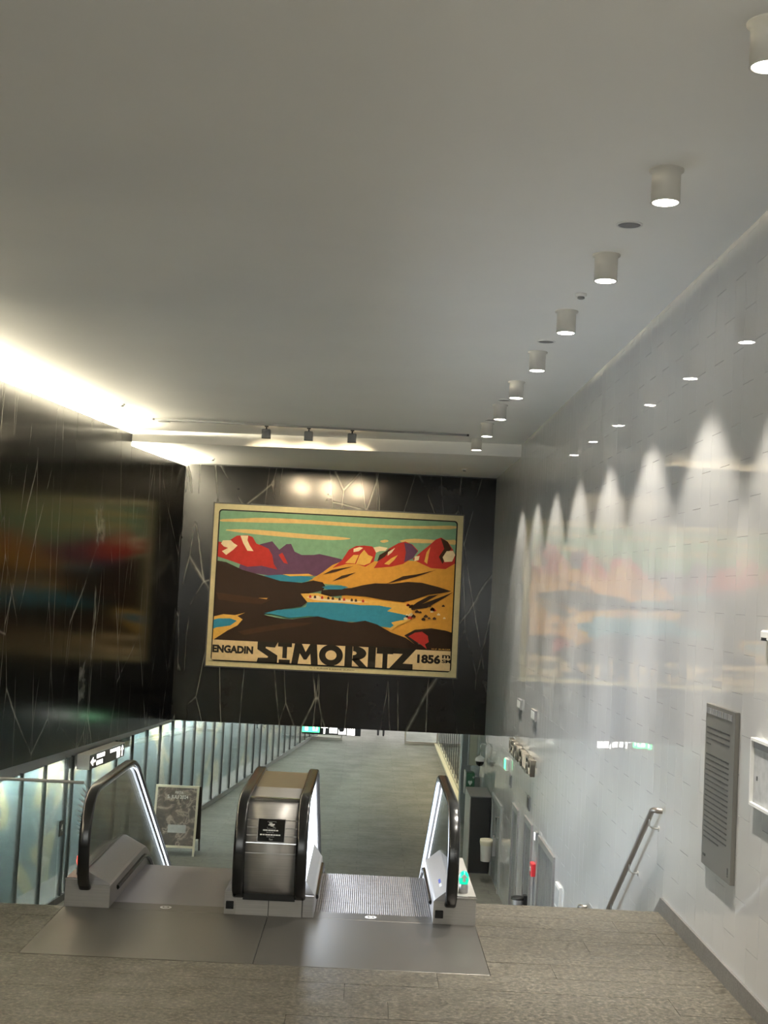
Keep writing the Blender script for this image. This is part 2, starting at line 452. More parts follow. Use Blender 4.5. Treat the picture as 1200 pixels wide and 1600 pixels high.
# back part behind the viewer: upper platform, steps, back wall with a glazed opening added for fill daylight
wb = MB(); wb.box(-9.5, W+.3, -6.3, -6, -3.2, 1.25); wb.box(-9.5, -7.2, -6.3, -6, 1.25, ZC); wb.box(W-.4, W+.3, -6.3, -6, 1.25, ZC); wb.box(-7.2, W-.4, -6.3, -6, 4.3, ZC)
struct(wb.build('wall_back', 'plaster'), 'wall behind the upper platform with an added opening for fill daylight', 'wall')
wdw = struct(MB().box(-7.2, W-.4, -6.2, -6.1, 1.25, 1.33).build('window_3', 'steel_light'), 'unseen glazed front added behind the viewer to let in fill daylight', 'window')
for k in range(7): MB().box(-7.2+k*1.59, -7.14+k*1.59, -6.2, -6.1, 1.33, 4.3).build('window_frame', 'steel_light', wdw)
for k in range(6): MB().box(-7.14+k*1.59, -7.2+(k+1)*1.59, -6.16, -6.14, 1.33, 4.3).build('glass_pane', 'clear_glass', wdw)
up = MB(); up.box(-9.5, W+.012, -6, 3.2, -.3, 1.2)
for k in range(6): up.box(-9.5, W+.012, 3.2+.32*k, 3.2+.32*(k+1), -.3, 1.2-.17*(k+1)) if k < 6 else None
struct(up.build('floor_upper', 'granite'), 'upper platform and steps leading down to the landing', 'floor')

# landing: joints bed, stone slabs one by one, two steel plates in front of the escalators
YE, YER = 11.45, 12.28                 # landing edge left / right of the escalators
fl = MB(); fl.box(-9.5, W+.012, 5.1, YE-.02, -.35, -.012); fl.box(1.03, W+.012, YE-.02, YER-.02, -.35, -.012)
flo = struct(fl.build('floor_landing', 'joint'), 'beige granite floor of the escalator landing', 'floor')
smesh = {}
def slab(x0, x1, y0, y1):
    g = .003
    w, d = round(x1-x0-g, 3), round(y1-y0-g, 3)
    if w < .03 or d < .03: return
    if (w, d) not in smesh:
        mb = MB().box(-w/2, w/2, -d/2, d/2, -.012, 0)
        me = bpy.data.meshes.new('paving_slab'); me.from_pydata(mb.v, [], mb.f); me.materials.append(MATS['granite']); me.update(); smesh[(w, d)] = me
    o = bpy.data.objects.new('paving_slab', smesh[(w, d)]); COL.objects.link(o); o.parent = flo
    o.location = ((x0+x1)/2, (y0+y1)/2, random.uniform(-.0012, .0008))
PX0, PX1, PY0 = -2.45, 1.03, 9.985
y = PY0 - .37*11; r = 0
while y < YER - .01:
    y1 = min(y + .37, YER)
    x = -8.2 - (1.04 if r % 2 else 0) - (r % 3)*.37
    while x < W:
        x1 = min(x + 2.3, W)
        if y < PY0 - .01: slab(x, x1, y, y1)
        else:
            if x < PX0 and y < YE - .02: slab(x, min(x1, PX0), y, min(y1, YE))
            if x1 > PX1: slab(max(x, PX1), x1, y, y1)
        x = x1 if x1 < W else W
    y = y1; r += 1
lp = MB().bbox(PX0+.003, -.73, PY0+.003, YE-.02, -.012, .003, .002)
lp.build('floor_plate', 'steel_plate', flo); MB().bbox(-.724, PX1-.003, PY0+.003, YE-.02, -.012, .003, .002).build('floor_plate', 'steel_plate', flo)
# stone skirting along the tiled wall, bending down with the stairs
prof = [(5.1, 0), (5.1, .145), (12.20, .145), (12.20+2.6, .145-1.76), (16.2, .145-1.76), (18.1, ZF+.145), (18.1, ZF), (16.15, -1.76), (14.85, -1.76), (12.28, 0)]
struct(MB().prism(prof, W-.022, W+.012, 'x').build('baseboard_right', 'skirting_stone'), 'grey stone skirting where landing meets the white tiles', 'baseboard')
# stairs with a middle landing (below the landing edge)
st = MB(); y, z = YER, 0.0
poly = [(YER-.01, -.35), (YER-.01, 0)]
for k in range(10): z -= .176; poly += [(y, z)] if k else [(y, z)]; y += .257; poly += [(y, z)]
y = 16.2; poly += [(y, z)]
for k in range(7): z -= .177; poly += [(y, max(z, ZF))]; y += .28; poly += [(y, max(z, ZF))]
poly += [(y, ZF-.2), (16.0, ZF-.2)]
st.prism(poly, 1.04, W+.012, 'x')
struct(st.build('floor_stairs', 'granite'), 'granite stairs going down beside the right escalator', 'stairs')
# lower corridor floor and shell
struct(MB().box(-9.5, 5, 10, 58, ZF-.2, ZF).build('floor_corridor', 'slate'), 'dark slate floor of the lower corridor', 'floor')
struct(MB().box(-9.5, 5, 58, 90, ZF-.25, ZF-.02).build('floor_outside', 'skirting_stone'), 'pale paving outside the far doors', 'floor')
struct(MB().box(-9.5, 5, YB+.5, 64, -.2, .1).build('ceiling_corridor', 'plaster'), 'low corridor ceiling behind the poster wall, run on outside as an added sky shade', 'ceiling')  # carried on past the far doors as an added canopy against sky light
struct(MB().box(-9.5, W+.3, YE-.35, YE-.30, ZF, -.35).build('wall_under', 'plaster'), 'white wall under the landing', 'wall')
struct(MB().box(W+.25, W+.6, 34.3, 35.0, ZF, -.2).build('wall_corner', 'grey_metal'), 'return of the corridor wall beyond the lifts', 'wall')
pier = struct(MB().bbox(2.54, W+.2, 34.31, 34.75, ZF, -.2, .02).build('pillar', 'grey_metal'), 'dark grey pillar where the glass cases begin', 'pillar')

# ------------------------------------------------------------------ glass display wall on the left, pane by pane
gl = struct(lwall(MB(), 9, 58, ZF, ZF+.12, .02, .9).build('wall_display', 'kerb'), 'long wall of glass display panes below the marble', 'wall')
lwall(MB(), 9, 23.9, -.50, -.20, -.055, .06).build('fascia_board', 'fascia', gl); lwall(MB(), 23.9, 27.8, -.70, -.20, -.052, .06).build('fascia_board', 'fascia', gl); lwall(MB(), 27.8, 52, -.50, -.20, -.055, .06).build('fascia_board', 'fascia', gl); lwall(MB(), 9, 52, -.24, -.20, -.115, .6).build('case_lid', 'white_paint', gl)
lwall(MB(), 9, 52, ZF+.12, -.24, -.62, .1).build('mural_panel', 'mural', gl)
lwall(MB(), 9, 52, -.40, -.37, -.2, .12).build('light_strip', 'case_led', gl)
mul = [10.2+1.05*k for k in range(11)] + [21.8, 22.85, 23.92, 24.22, 25.18, 26.77] + [27.82+1.035*k for k in range(24)]
for a, b_ in zip(mul[:-1], mul[1:]):
    lwall(MB(), a+.014, b_-.014, ZF+.12, -.47, 0, .012).build('glass_pane', 'case_glass', gl)
for i, y in enumerate(mul):
    w = .04 if abs(y-25.18) < .01 else .018
    lwall(MB(), y-w, y+w, ZF+.10, -.46, .018, .06).build('mullion', 'mullion', gl)
# white palm frond print and a small notice on the panes near the sign
fr = MB()
for k in range(15):
    z = -1.15 - k*.095; L = .34*math.sin(math.pi*min(1, (k+3)/17)); yb_ = 24.30
    for s in (1,):
        p0, p1 = (yb_+.78, z-.05), (yb_+.78-L*1.7, z+.16)
        nn = .022
        P = [(xl(yy)+.012+e, yy, zz) for e in (0, .003) for yy, zz in ((p0[0], p0[1]-nn), (p0[0], p0[1]+nn), (p1[0], p1[1]))]
        fr.add(P, [(0,1,2), (5,4,3), (0,3,4,1), (1,4,5,2), (2,5,3,0)])
fr.build('frond_print', 'white_text', gl)
nt = lwall(MB(), 23.62, 23.82, -1.80, -1.53, .03, .012).build('door_notice', 'black', gl)
text('arrow_mark', '4', (xl(23.68)+.032, 23.68, -1.72), .12, 'white_text', nt, right=(LS/1.007, 1/1.007, 0), depth=.002)

# right-hand glass cases further down the corridor
gr = struct(MB().box(2.84, 4.2, 35.0, 51, ZF, ZF+.16).build('wall_cases', 'cream'), 'pale plinth and glass cases along the right of the corridor', 'wall')
MB().box(2.72, 2.84, 35.0, 51, ZF, ZF+.07).build('plinth_step', 'cream', gr)
MB().box(4.0, 4.1, 35.0, 51, ZF+.16, -.2).build('mural_panel', 'mural', gr)
for k in range(16):
    y = 35.0 + k
    MB().box(2.86, 2.875, y+.02, y+.98, ZF+.16, -.3).build('glass_pane', 'case_glass', gr)
    MB().box(2.85, 2.90, y-.02, y+.02, ZF+.16, -.3).build('mullion', 'mullion', gr)
MB().box(3.2, 3.4, 35.2, 50.8, -.42, -.38).build('light_strip', 'right_case_led', gr)
MB().box(2.80, 2.87, 34.9, 51, -.36, -.30).build('warm_strip', 'warm_led', gr)

# far glass partitions of the corridor end
for i, (a, b_, lab) in enumerate(((-2.0, -.78, 'glass partition at the corridor end, left of the walking person'), (1.58, 2.86, 'glass partition at the corridor end, right of the walking person'))):
    yy = 51.0
    d = struct(MB().box(a, b_, yy-.03, yy+.03, ZF, ZF+.10).build('window_%d' % (i+1), 'steel_light'), lab, 'partition')
    for x in (a, b_-.06): MB().box(x, x+.06, yy-.03, yy+.03, ZF+.1, -.2).build('window_frame', 'steel_light', d)
    MB().box(a+.06, b_-.06, yy-.006, yy+.006, ZF+.1, -.2).build('glass_pane', 'clear_glass', d)

# lift doors and stone panel in the lower right wall
labs = ['grey stone lift door nearest the stairs, with the largest visible panel', 'second grey stone lift door, right of the red alarm box',
        'third, narrow grey stone lift door along the white wall', 'grey stone door panel behind the hanging litter bin']
for i, ((a, b_, zt), lab) in enumerate(zip(doors, labs)):
    f = MB(); fw = .10
    f.box(W-.03, W+.05, a, a+fw, ZF, zt); f.box(W-.03, W+.05, b_-fw, b_, ZF, zt); f.box(W-.03, W+.05, a+fw, b_-fw, zt-fw, zt)
    d = struct(f.build('door_%d' % (i+1), 'steel_light' if i < 3 else 'fascia'), lab, 'door')
    m = (a+b_)/2
    MB().box(W-.005, W+.02, a+fw, m-.003, ZF, zt-fw).build('door_panel', 'stone_grey', d)
    MB().box(W-.005, W+.02, m+.003, b_-fw, ZF, zt-fw).build('door_panel', 'stone_grey', d)
    if i == 3:
        hd = MB(); hd.tube([(W-.03, 26.42, -1.95), (W-.09, 26.42, -1.95), (W-.09, 26.42, -1.55), (W-.03, 26.42, -1.55)], .014); hd.build('door_handle', 'chrome', d)

# ------------------------------------------------------------------ poster
K = .005413
def pc(cx, cy, lift=0.0):
    c, s = math.cos(ROLL), math.sin(ROLL)
    return (-3.665 + (cx*c + cy*s - 104.0)*K, 4.58 - (cy*c - cx*s - 37.8)*K)
YP = YB - .06
po = empty('poster', (-.8, YB, .87), 'huge framed colour travel poster of red mountains and a blue lake', 'poster')
def panel(x0, x1, z0, z1, y0, y1, name, m): return MB().box(x0, x1, y0, y1, z0, z1).build(name, m, po)
X0, X1, Z0, Z1 = -3.672, 2.060, .868, 4.582
panel(X0-.03, X1+.03, Z0-.03, Z1+.03, YB-.045, YB, 'backing', 'black')
mat('p_paper', rough=.6, setup=s_paint((.52, .46, .27), .08))
panel(X0, X1, Z0, Z1, YP, YB-.04, 'border', 'p_paper')
cols = dict(p_key=(.008, .007, .006), p_sky=(.16, .30, .20), p_cloud=(.58, .40, .17), p_purple=(.085, .040, .085), p_red=(.36, .028, .024), p_snow=(.68, .57, .38),
            p_ochre=(.55, .27, .045), p_dark=(.015, .007, .004), p_brown=(.032, .015, .008), p_lake=(.028, .19, .30), p_text=(.60, .46, .27), p_gold=(.62, .36, .08), p_ink=(.010, .008, .006))
for k, c in cols.items(): mat(k, c, .7, spec=.15, setup=s_paint(c, .10))
def frame_poly(x0, x1, z0, z1, r, y0, y1, name, m):
    P = []
    for cx_, cz, a0 in ((x1-r, z1-r, 0), (x0+r, z1-r, 90), (x0+r, z0+r, 180), (x1-r, z0+r, 270)):
        for k in range(5):
            a = math.radians(a0 + 22.5*k); P.append((cx_+r*math.cos(a), cz+r*math.sin(a)))
    return MB().prism(P, y0, y1, 'y').build(name, m, po)
bx0, bx1, bz0, bz1 = X0+.105, X1-.125, Z0+.115, Z1-.125
frame_poly(bx0, bx1, bz0, bz1, .08, YP-.002, YP, 'key_line', 'p_key')
frame_poly(bx0+.03, bx1-.03, bz0+.03, bz1-.03, .06, YP-.004, YP-.002, 'sky', 'p_sky')
LAYER = [YP-.004]
BX = (bx0+.03, bx1-.03, bz0+.03, bz1-.03)
def smooth_poly(pts, it=1):
    for _ in range(it):
        q = []
        for i in range(len(pts)):
            a, b_ = pts[i], pts[(i+1) % len(pts)]
            q += [(a[0]*.75+b_[0]*.25, a[1]*.75+b_[1]*.25), (a[0]*.25+b_[0]*.75, a[1]*.25+b_[1]*.75)]
        pts = q
    return pts
def shape(name, m, pts, sm=0, lift=True):
    pts = smooth_poly(pts, sm) if sm else pts
    P = []
    for p in pts:
        x, z = pc(*p); P.append((min(max(x, BX[0]), BX[1]), min(max(z, BX[2]), BX[3])))
    Q = [P[0]]
    for p in P[1:]:
        if math.dist(p, Q[-1]) > 1e-4: Q.append(p)
    if lift: LAYER[0] -= .0012
    y = LAYER[0]
    mb = MB(); n = len(Q)
    from mathutils.geometry import tessellate_polygon
    tri = tessellate_polygon([[Vector((p[0], p[1], 0)) for p in Q]])
    mb.add([(p[0], y, p[1]) for p in Q] + [(p[0], YP, p[1]) for p in Q], [tuple(t) for t in tri] + [(i, (i+1) % n, n+(i+1) % n, n+i) for i in range(n)])
    return mb.build(name, m, po)
# clouds
shape('cloud', 'p_cloud', [(112,110),(200,108),(300,103),(450,110),(620,122),(800,134),(960,140),(1140,136),(1140,154),(960,150),(800,148),(620,138),(460,128),(330,126),(200,122),(112,120)], 1)
shape('cloud', 'p_cloud', [(130,155),(210,152),(300,156),(420,168),(540,178),(640,186),(690,193),(620,200),(520,196),(400,186),(290,176),(200,166)], 1)
shape('cloud', 'p_cloud', [(798,202),(830,196),(842,204),(815,212)], 1)
shape('cloud', 'p_cloud', [(870,205),(930,192),(1010,196),(1060,200),(1140,196),(1140,222),(1060,212),(960,212)], 1)
# far purple range
shape('mountain', 'p_purple', [(230,240),(300,215),(345,204),(375,240),(405,216),(425,215),(440,248),(470,262),(520,262),(545,258),(590,268),(640,280),(640,300),(560,350),(460,352),(340,350),(200,330)])
shape('mountain', 'p_red', [(372,262),(388,252),(400,275),(412,300),(395,296)])
# left red massif
shape('mountain', 'p_red', [(112,205),(150,210),(170,196),(195,180),(240,178),(262,186),(278,214),(300,222),(330,236),(345,262),(352,300),(368,325),(300,310),(240,312),(180,290),(112,268)])
shape('snowfield', 'p_snow', [(210,180),(243,180),(240,200),(250,222),(266,246),(240,244),(222,212)])
shape('snowfield', 'p_snow', [(136,200),(170,200),(182,212),(198,222),(180,240),(150,262),(132,246),(158,232),(140,226),(128,214)])
shape('mountain_shade', 'p_purple', [(240,312),(300,308),(368,324),(460,348),(340,352),(250,330)])
# ochre hills on the right and the right-hand red range
shape('hillside', 'p_ochre', [(500,372),(560,335),(600,305),(650,285),(720,285),(800,290),(900,285),(1000,290),(1140,290),(1140,640),(700,640),(640,480),(640,390),(560,384)])
shape('mountain', 'p_red', [(600,318),(640,285),(670,240),(700,224),(735,222),(770,226),(786,250),(776,290),(740,312),(700,300),(660,300)])
shape('mountain', 'p_red', [(776,318),(800,280),(838,236),(880,212),(910,205),(940,218),(965,245),(940,275),(900,300),(850,312)])
shape('mountain', 'p_red', [(940,280),(975,250),(1010,222),(1040,196),(1062,188),(1090,206),(1112,240),(1140,262),(1140,300),(1080,322),(1020,318),(980,300)])
shape('mountain_shade', 'p_brown', [(800,262),(838,240),(850,236),(822,270),(790,290)])
shape('mountain_shade', 'p_purple', [(905,210),(935,216),(962,246),(942,276),(905,292),(912,250)])
shape('mountain_shade', 'p_brown', [(1060,190),(1090,206),(1105,236),(1085,262),(1068,300),(1052,270),(1075,236)])
shape('snowfield', 'p_snow', [(775,230),(800,226),(835,232),(825,244),(800,246),(785,252)])
shape('snowfield', 'p_snow', [(690,236),(716,228),(730,232),(712,246),(690,250)])
shape('snowfield', 'p_snow', [(1085,246),(1112,244),(1124,262),(1108,290),(1076,292),(1068,272)])
shape('snowfield', 'p_snow', [(950,268),(970,266),(966,284),(948,288)])
shape('snowfield', 'p_snow', [(836,250),(866,232),(852,252),(834,266)])
shape('sunlit_slope', 'p_gold', [(700,300),(716,262),(735,240),(752,262),(772,270),(760,296),(735,306)])
shape('sunlit_slope', 'p_gold', [(655,296),(690,262),(712,262),(696,298)])
shape('sunlit_slope', 'p_gold', [(990,290),(1000,250),(1016,228),(1008,266),(1002,300)])
shape('sunlit_slope', 'p_gold', [(820,300),(850,276),(878,262),(862,284),(840,304)])
shape('slope_line', 'p_brown', [(830,384),(900,352),(960,344),(1040,326),(950,356),(880,372)])
shape('slope_line', 'p_brown', [(600,374),(640,350),(700,336),(660,356)])
shape('slope_line', 'p_brown', [(560,345),(600,325),(690,310),(610,335)])
# lakes in the distance
shape('lake', 'p_lake', [(310,350),(380,346),(500,354),(520,362),(480,378),(380,376),(340,366)])
shape('shore', 'p_gold', [(390,344),(500,342),(520,350),(420,352)])
# dark wooded hills
shape('wooded_hill', 'p_dark', [(100,285),(150,292),(220,325),(300,348),(380,372),(470,380),(520,370),(560,378),(572,396),(560,412),(500,425),(480,440),(494,462),(470,480),(400,490),(330,505),(310,515),(380,530),(440,535),(520,540),(560,590),(80,620),(80,300)])
shape('wooded_hill', 'p_dark', [(555,412),(600,406),(680,402),(730,390),(780,382),(850,384),(920,376),(980,380),(1050,398),(1104,416),(1060,424),(1010,430),(950,450),(900,462),(820,452),(740,438),(660,432),(590,438),(552,430)])
shape('lake', 'p_lake', [(556,398),(580,392),(640,392),(668,398),(640,408),(580,408)])
shape('wooded_spur', 'p_dark', [(930,484),(960,462),(1010,436),(1050,430),(1010,452),(980,470),(1060,440),(1120,420),(1060,452),(1000,486),(950,492)])
# valley floor, main lake
shape('shore', 'p_gold', [(466,426),(540,424),(620,446),(760,450),(860,462),(920,470),(940,500),(930,540),(880,560),(850,580),(800,552),(700,470),(560,462),(495,462)])
shape('lake', 'p_lake', [(312,508),(370,494),(440,490),(488,482),(496,462),(560,462),(640,466),(720,474),(800,476),(852,486),(832,500),(880,510),(928,520),(918,534),(870,542),(850,548),(860,560),(846,570),(780,562),(700,545),(620,545),(560,528),(500,520),(420,528),(360,514)])
shape('village', 'p_snow', [(490,440),(540,434),(560,446),(620,452),(630,446),(700,456),(760,462),(700,464),(600,460),(520,452)])
for k in range(26):
    cx_, cy_ = 905 + random.random()*170, 470 + random.random()*66; s = 5 + random.random()*6
    shape('village_house', random.choice(['p_snow', 'p_red', 'p_brown', 'p_brown']), [(cx_-s, cy_), (cx_, cy_-s*.8), (cx_+s, cy_), (cx_+s*.8, cy_+s*.6), (cx_-s*.8, cy_+s*.6)], lift=(k == 0))
for k in range(10):
    cx_ = 500 + k*25 + random.random()*9; cy_ = 438 + (cx_-500)*.085
    shape('village_house', random.choice(['p_red', 'p_brown']), [(cx_-5, cy_+5), (cx_-5, cy_-3), (cx_, cy_-8), (cx_+5, cy_-3), (cx_+5, cy_+5)], lift=(k == 0))
# foreground: left pond, forest, red bush
shape('shore', 'p_gold', [(80,520),(140,512),(190,516),(232,506),(200,520),(222,534),(200,560),(160,580),(80,620)])
shape('lake', 'p_lake', [(80,534),(120,530),(170,530),(198,540),(170,560),(110,568),(80,572)])
shape('meadow_patch', 'p_gold', [(268,450),(290,444),(328,444),(320,452),(280,456)])
shape('wooded_hill', 'p_dark', [(80,624),(140,600),(200,572),(260,556),(360,545),(460,530),(540,522),(600,536),(680,548),(740,540),(790,556),(850,590),(910,612),(950,640),(1010,662),(1140,666),(1140,680),(80,650)])
shape('forest_texture', 'p_brown', [(200,585),(300,565),(420,548),(520,548),(480,560),(380,575),(300,588),(230,600)])
shape('forest_texture', 'p_brown', [(110,420),(180,430),(260,440),(340,452),(300,470),(200,462),(120,450)])
shape('wooded_hill', 'p_dark', [(905,602),(950,578),(1020,572),(1080,582),(1140,592),(1140,690),(1010,670),(950,640)])
shape('bush', 'p_red', [(922,606),(950,590),(980,586),(1004,604),(1008,630),(992,640),(1000,660),(975,640),(948,624)])
# lettering field: pale strip, dark title letters reaching up into the forest
zt_l = pc(90, 628)[1]; zt_r = pc(1140, 672)[1]
ZT = BX[2] + 84*K
LAYER[0] -= .0012
MB().box(BX[0], BX[1], LAYER[0], YP, BX[2], ZT).build('text_field', 'p_text', po)
PR, PU = (1, 0, 0), (0, 0, 1); yt = LAYER[0] - .003
def ptext(body, cx_, cy_, w, h, bold=.03, m='p_ink', name='lettering', sp=1.0):
    x, z = pc(cx_, cy_); return text(name, body, (x, yt, z), h*K, m, po, PR, PU, width=w*K, bold=bold, depth=.002, space=sp)
ptext('ENGADIN', 95, 672, 172, 33, .055)
# big title built from blocks, letter by letter
def block(name, polys, z0, zh, x0, w):
    mb = MB()
    for p in polys:
        P = [(x0 + u*w, z0 + v*zh) for u, v in p]
        n = len(P)
        from mathutils.geometry import tessellate_polygon
        tri = tessellate_polygon([[Vector((q[0], q[1], 0)) for q in P]])
        mb.add([(q[0], yt-.002, q[1]) for q in P] + [(q[0], YP, q[1]) for q in P], [tuple(t) for t in tri] + [(i, (i+1) % n, n+(i+1) % n, n+i) for i in range(n)])
    return mb.build(name, 'p_ink', po)
def arc(cx_, cy_, ro, ri, a0, a1, n=20, ex=1.0):
    o = [(cx_+ex*ro*math.cos(math.radians(a0+(a1-a0)*k/n)), cy_+ro*math.sin(math.radians(a0+(a1-a0)*k/n))) for k in range(n+1)]
    i = [(cx_+ex*ri*math.cos(math.radians(a1+(a0-a1)*k/n)), cy_+ri*math.sin(math.radians(a1+(a0-a1)*k/n))) for k in range(n+1)]
    return o + i
LET = {'S': [[(0,1),(1,1.02),(.86,.74),(.42,.76),(.40,.70),(1,.36),(1,.0),(0,.0),(.05,.20),(.52,.22),(.55,.28),(0,.62)]],
       't': [[(-.06,1),(1.06,1),(1.06,.80),(.68,.80),(.68,.24),(.32,.24),(.32,.80),(-.06,.80)], [(.05,.0),(.95,.0),(.95,.17),(.05,.17)]],
       'M': [[(.10,1),(.36,1),(.52,.60),(.68,1),(.93,1),(1,0),(.74,0),(.70,.52),(.56,.22),(.46,.22),(.30,.52),(.24,0),(0,0)]],
       'O': [arc(.5, .5, .52, .24, 0, 360, 40)],
       'R': [[(0,0),(0,1.02),(.34,1.02),(.34,0)], arc(.36, .66, .36, .10, -90, 90, 16, 1.7), [(.3,.36),(.62,.42),(1.02,0),(.66,0)]],
       'I': [[(0,0),(0,1.05),(1,1.05),(1,0)]],
       'T': [[(-.1,1.05),(1.1,1.05),(1.1,.70),(.70,.70),(.70,0),(.34,0),(.34,.70),(-.1,.70)]],
       'Z': [[(0,1.02),(1.15,1.02),(.52,.26),(1,.26),(1,0),(-.12,0),(.50,.74),(0,.74)]]}
zbase = lambda cx_: pc(cx_, 722 + (cx_-282)*(746-718)/(940-282))[1]
for ch, a, b_ in (('S',282,368),('t',372,424),('M',428,540),('O',545,642),('R',652,745),('I',750,782),('T',792,850),('Z',852,940)):
    x0 = pc(a, 720)[0]; w = pc(b_, 720)[0] - x0; m_ = (a+b_)/2
    block('title_letter', LET[ch], BX[2], 85*K, x0, w)
ptext('1856', 958, 718, 98, 38, .05)
ptext('m', 1064, 698, 34, 14, .03); ptext('SM', 1062, 718, 38, 15, .03)
x, z = pc(503, 742); text('printer_line', 'W. F. BURGER & SÖHNE  ZÜRICH', (x, YP-.003, z), .035, 'p_ink', po, width=190*K, depth=.001)['kind'] = 'stuff'
x, z = pc(1018, 662); text('signature', 'W.F. BURGER', (x, yt-.002, z), .035, 'p_gold', po, width=82*K, depth=.001)['kind'] = 'stuff'

# ------------------------------------------------------------------ ceiling lamps along the tiled wall
def downlight():
    e = empty('ceiling_downlight', (1.86, 8.85, ZC), 'x', 'ceiling light', 'white cylinder downlights along the tiled wall')
    c = (1.86, 8.85, 0)
    MB().lathe([(.118, ZC), (.118, ZC-.012), (.098, ZC-.013), (.098, ZC-.222), (.101, ZC-.224), (.101, ZC-.228), (.088, ZC-.228), (.086, ZC-.215)], c, 28).build('housing', 'lamp_white', e)
    MB().lathe([(.085, ZC-.218), (.085, ZC-.226), (.05, ZC-.229)], c, 24).build('lens', 'lens', e)
    light('beam', 'SPOT', (1.86, 8.85, ZC-.25), SPOT_W, (1, .93, .82), e, (1.86, 8.85, 0), spot_size=math.radians(84), spot_blend=.35, shadow_soft_size=.05)
    light('core_beam', 'SPOT', (1.86, 8.85, ZC-.25), SPOT_W*2.6, (1, .94, .84), e, (1.86, 8.85, 0), spot_size=math.radians(48), spot_blend=.9, shadow_soft_size=.05)
    return e
dl = downlight()
ys = [8.85, 11.15, 13.45, 15.8, 18.1, 20.4, 22.7, 24.95, 6.5, 4.2, 1.9, -.4]
ord_ = ['second', 'third', 'fourth', 'fifth', 'sixth', 'seventh', 'eighth']
for i, y in enumerate(ys):
    o = dl if i == 0 else copy_tree(dl, (1.86, y, ZC))
    if i == 8: o['label'] = 'white cylinder downlight cut by the photo edge at upper right'
    elif i == 7: o['label'] = 'smallest white cylinder downlight, farthest away beside the ceiling step'
    elif i < 7: o['label'] = '%s white cylinder downlight counted from the upper right of the photo' % ord_[i]
    else: o['label'] = ('white cylinder downlight above the top step of the upper platform', 'white cylinder downlight over the middle of the upper platform', 'white cylinder downlight nearest the added glazed front')[i-9]
# recessed round speakers and smoke detectors
labs = ['largest round recessed grey speaker, beside the nearest full downlight', 'round recessed speaker left of the fourth downlight',
        'small round recessed speaker left of the sixth downlight', 'tiny round recessed speaker left of the seventh downlight']
for y, lab in zip((10.2, 15.11, 19.86, 22.2), labs):
    e = empty('ceiling_speaker', (1.87, y, ZC), lab, 'speaker', 'recessed ceiling speakers')
    MB().lathe([(.104, ZC), (.104, ZC-.006), (.090, ZC-.010), (.088, ZC-.004)], (1.87, y, 0), 28).build('rim', 'white_paint', e)
    MB().lathe([(.086, ZC-.001), (.086, ZC-.005), (.03, ZC-.007)], (1.87, y, 0), 24).build('grille', 'grey_metal', e)
labs = ['white smoke detector between the third and fourth downlights', 'white smoke detector on the bright ceiling above the marble wall',
        'small smoke detector on the lower ceiling at the marble corner', 'faint smoke detector on the lower ceiling near the tiled wall']
for (x, y, z), lab in zip(((1.88, 12.64, ZC), (-4.39, 22.58, ZC), (-3.62, 29.26, ZL), (1.9, 28.7, ZL)), labs):
    e = empty('smoke_detector', (x, y, z), lab, 'smoke detector', 'smoke detectors')
    MB().lathe([(.055, z), (.055, z-.02), (.045, z-.03)], (x, y, 0), 20).build('base', 'white_paint', e)
    MB().lathe([(.034, z-.03), (.036, z-.045), (.024, z-.052)], (x, y, 0), 16).build('sensor_head', 'grey_metal', e)
tag(MB().box(-4.12, -3.90, 24.70, 24.85, ZC-.012, ZC).build('ceiling_slot', 'fascia', origin=(-4, 24.78, ZC)), 'small flat white ceiling vent beside the track end', 'vent')

# ------------------------------------------------------------------ track with three projectors lighting the poster
tr = empty('lighting_track', (-1.24, 24.4, ZC), 'long thin grey lighting track on the ceiling in front of the poster', 'light track')
MB().box(-4.15, 1.66, 24.382, 24.418, ZC-.035, ZC).build('rail', 'grey_metal', tr)
for x in (-4.15, 1.64): MB().box(x-.01, x+.03, 24.378, 24.422, ZC-.037, ZC).build('end_cap', 'dark_metal', tr)
for i, x in enumerate((-2.06, -1.28, -.48)):
    e = empty('track_spotlight', (x, 24.4, ZC-.035), ('left', 'middle', 'right')[i] + ' square track projector of the three aimed at the poster', 'spotlight', 'track projectors')
    MB().lathe([(.014, ZC-.035), (.014, ZC-.10)], (x, 24.4, 0), 10).build('stem', 'dark_metal', e)
    MB().box(x-.035, x+.035, 24.36, 24.44, ZC-.052, ZC-.036).build('adapter', 'dark_metal', e)
    hb = MB().bbox(x-.08, x+.08, 24.33, 24.47, ZC-.265, ZC-.10, .012); hb.build('housing', 'grey_metal', e)
    MB().lathe([(.055, 24.47), (.055, 24.475), (.02, 24.478)], (x, 0, ZC-.18), 20, 'y').build('lens', 'track_lens', e)
    light('beam', 'SPOT', (x, 24.52, ZC-.18), TRACK_W, (1, .80, .50), e, (x*.9-.2, YB, 2.75), spot_size=math.radians(62), spot_blend=.8, shadow_soft_size=.05)

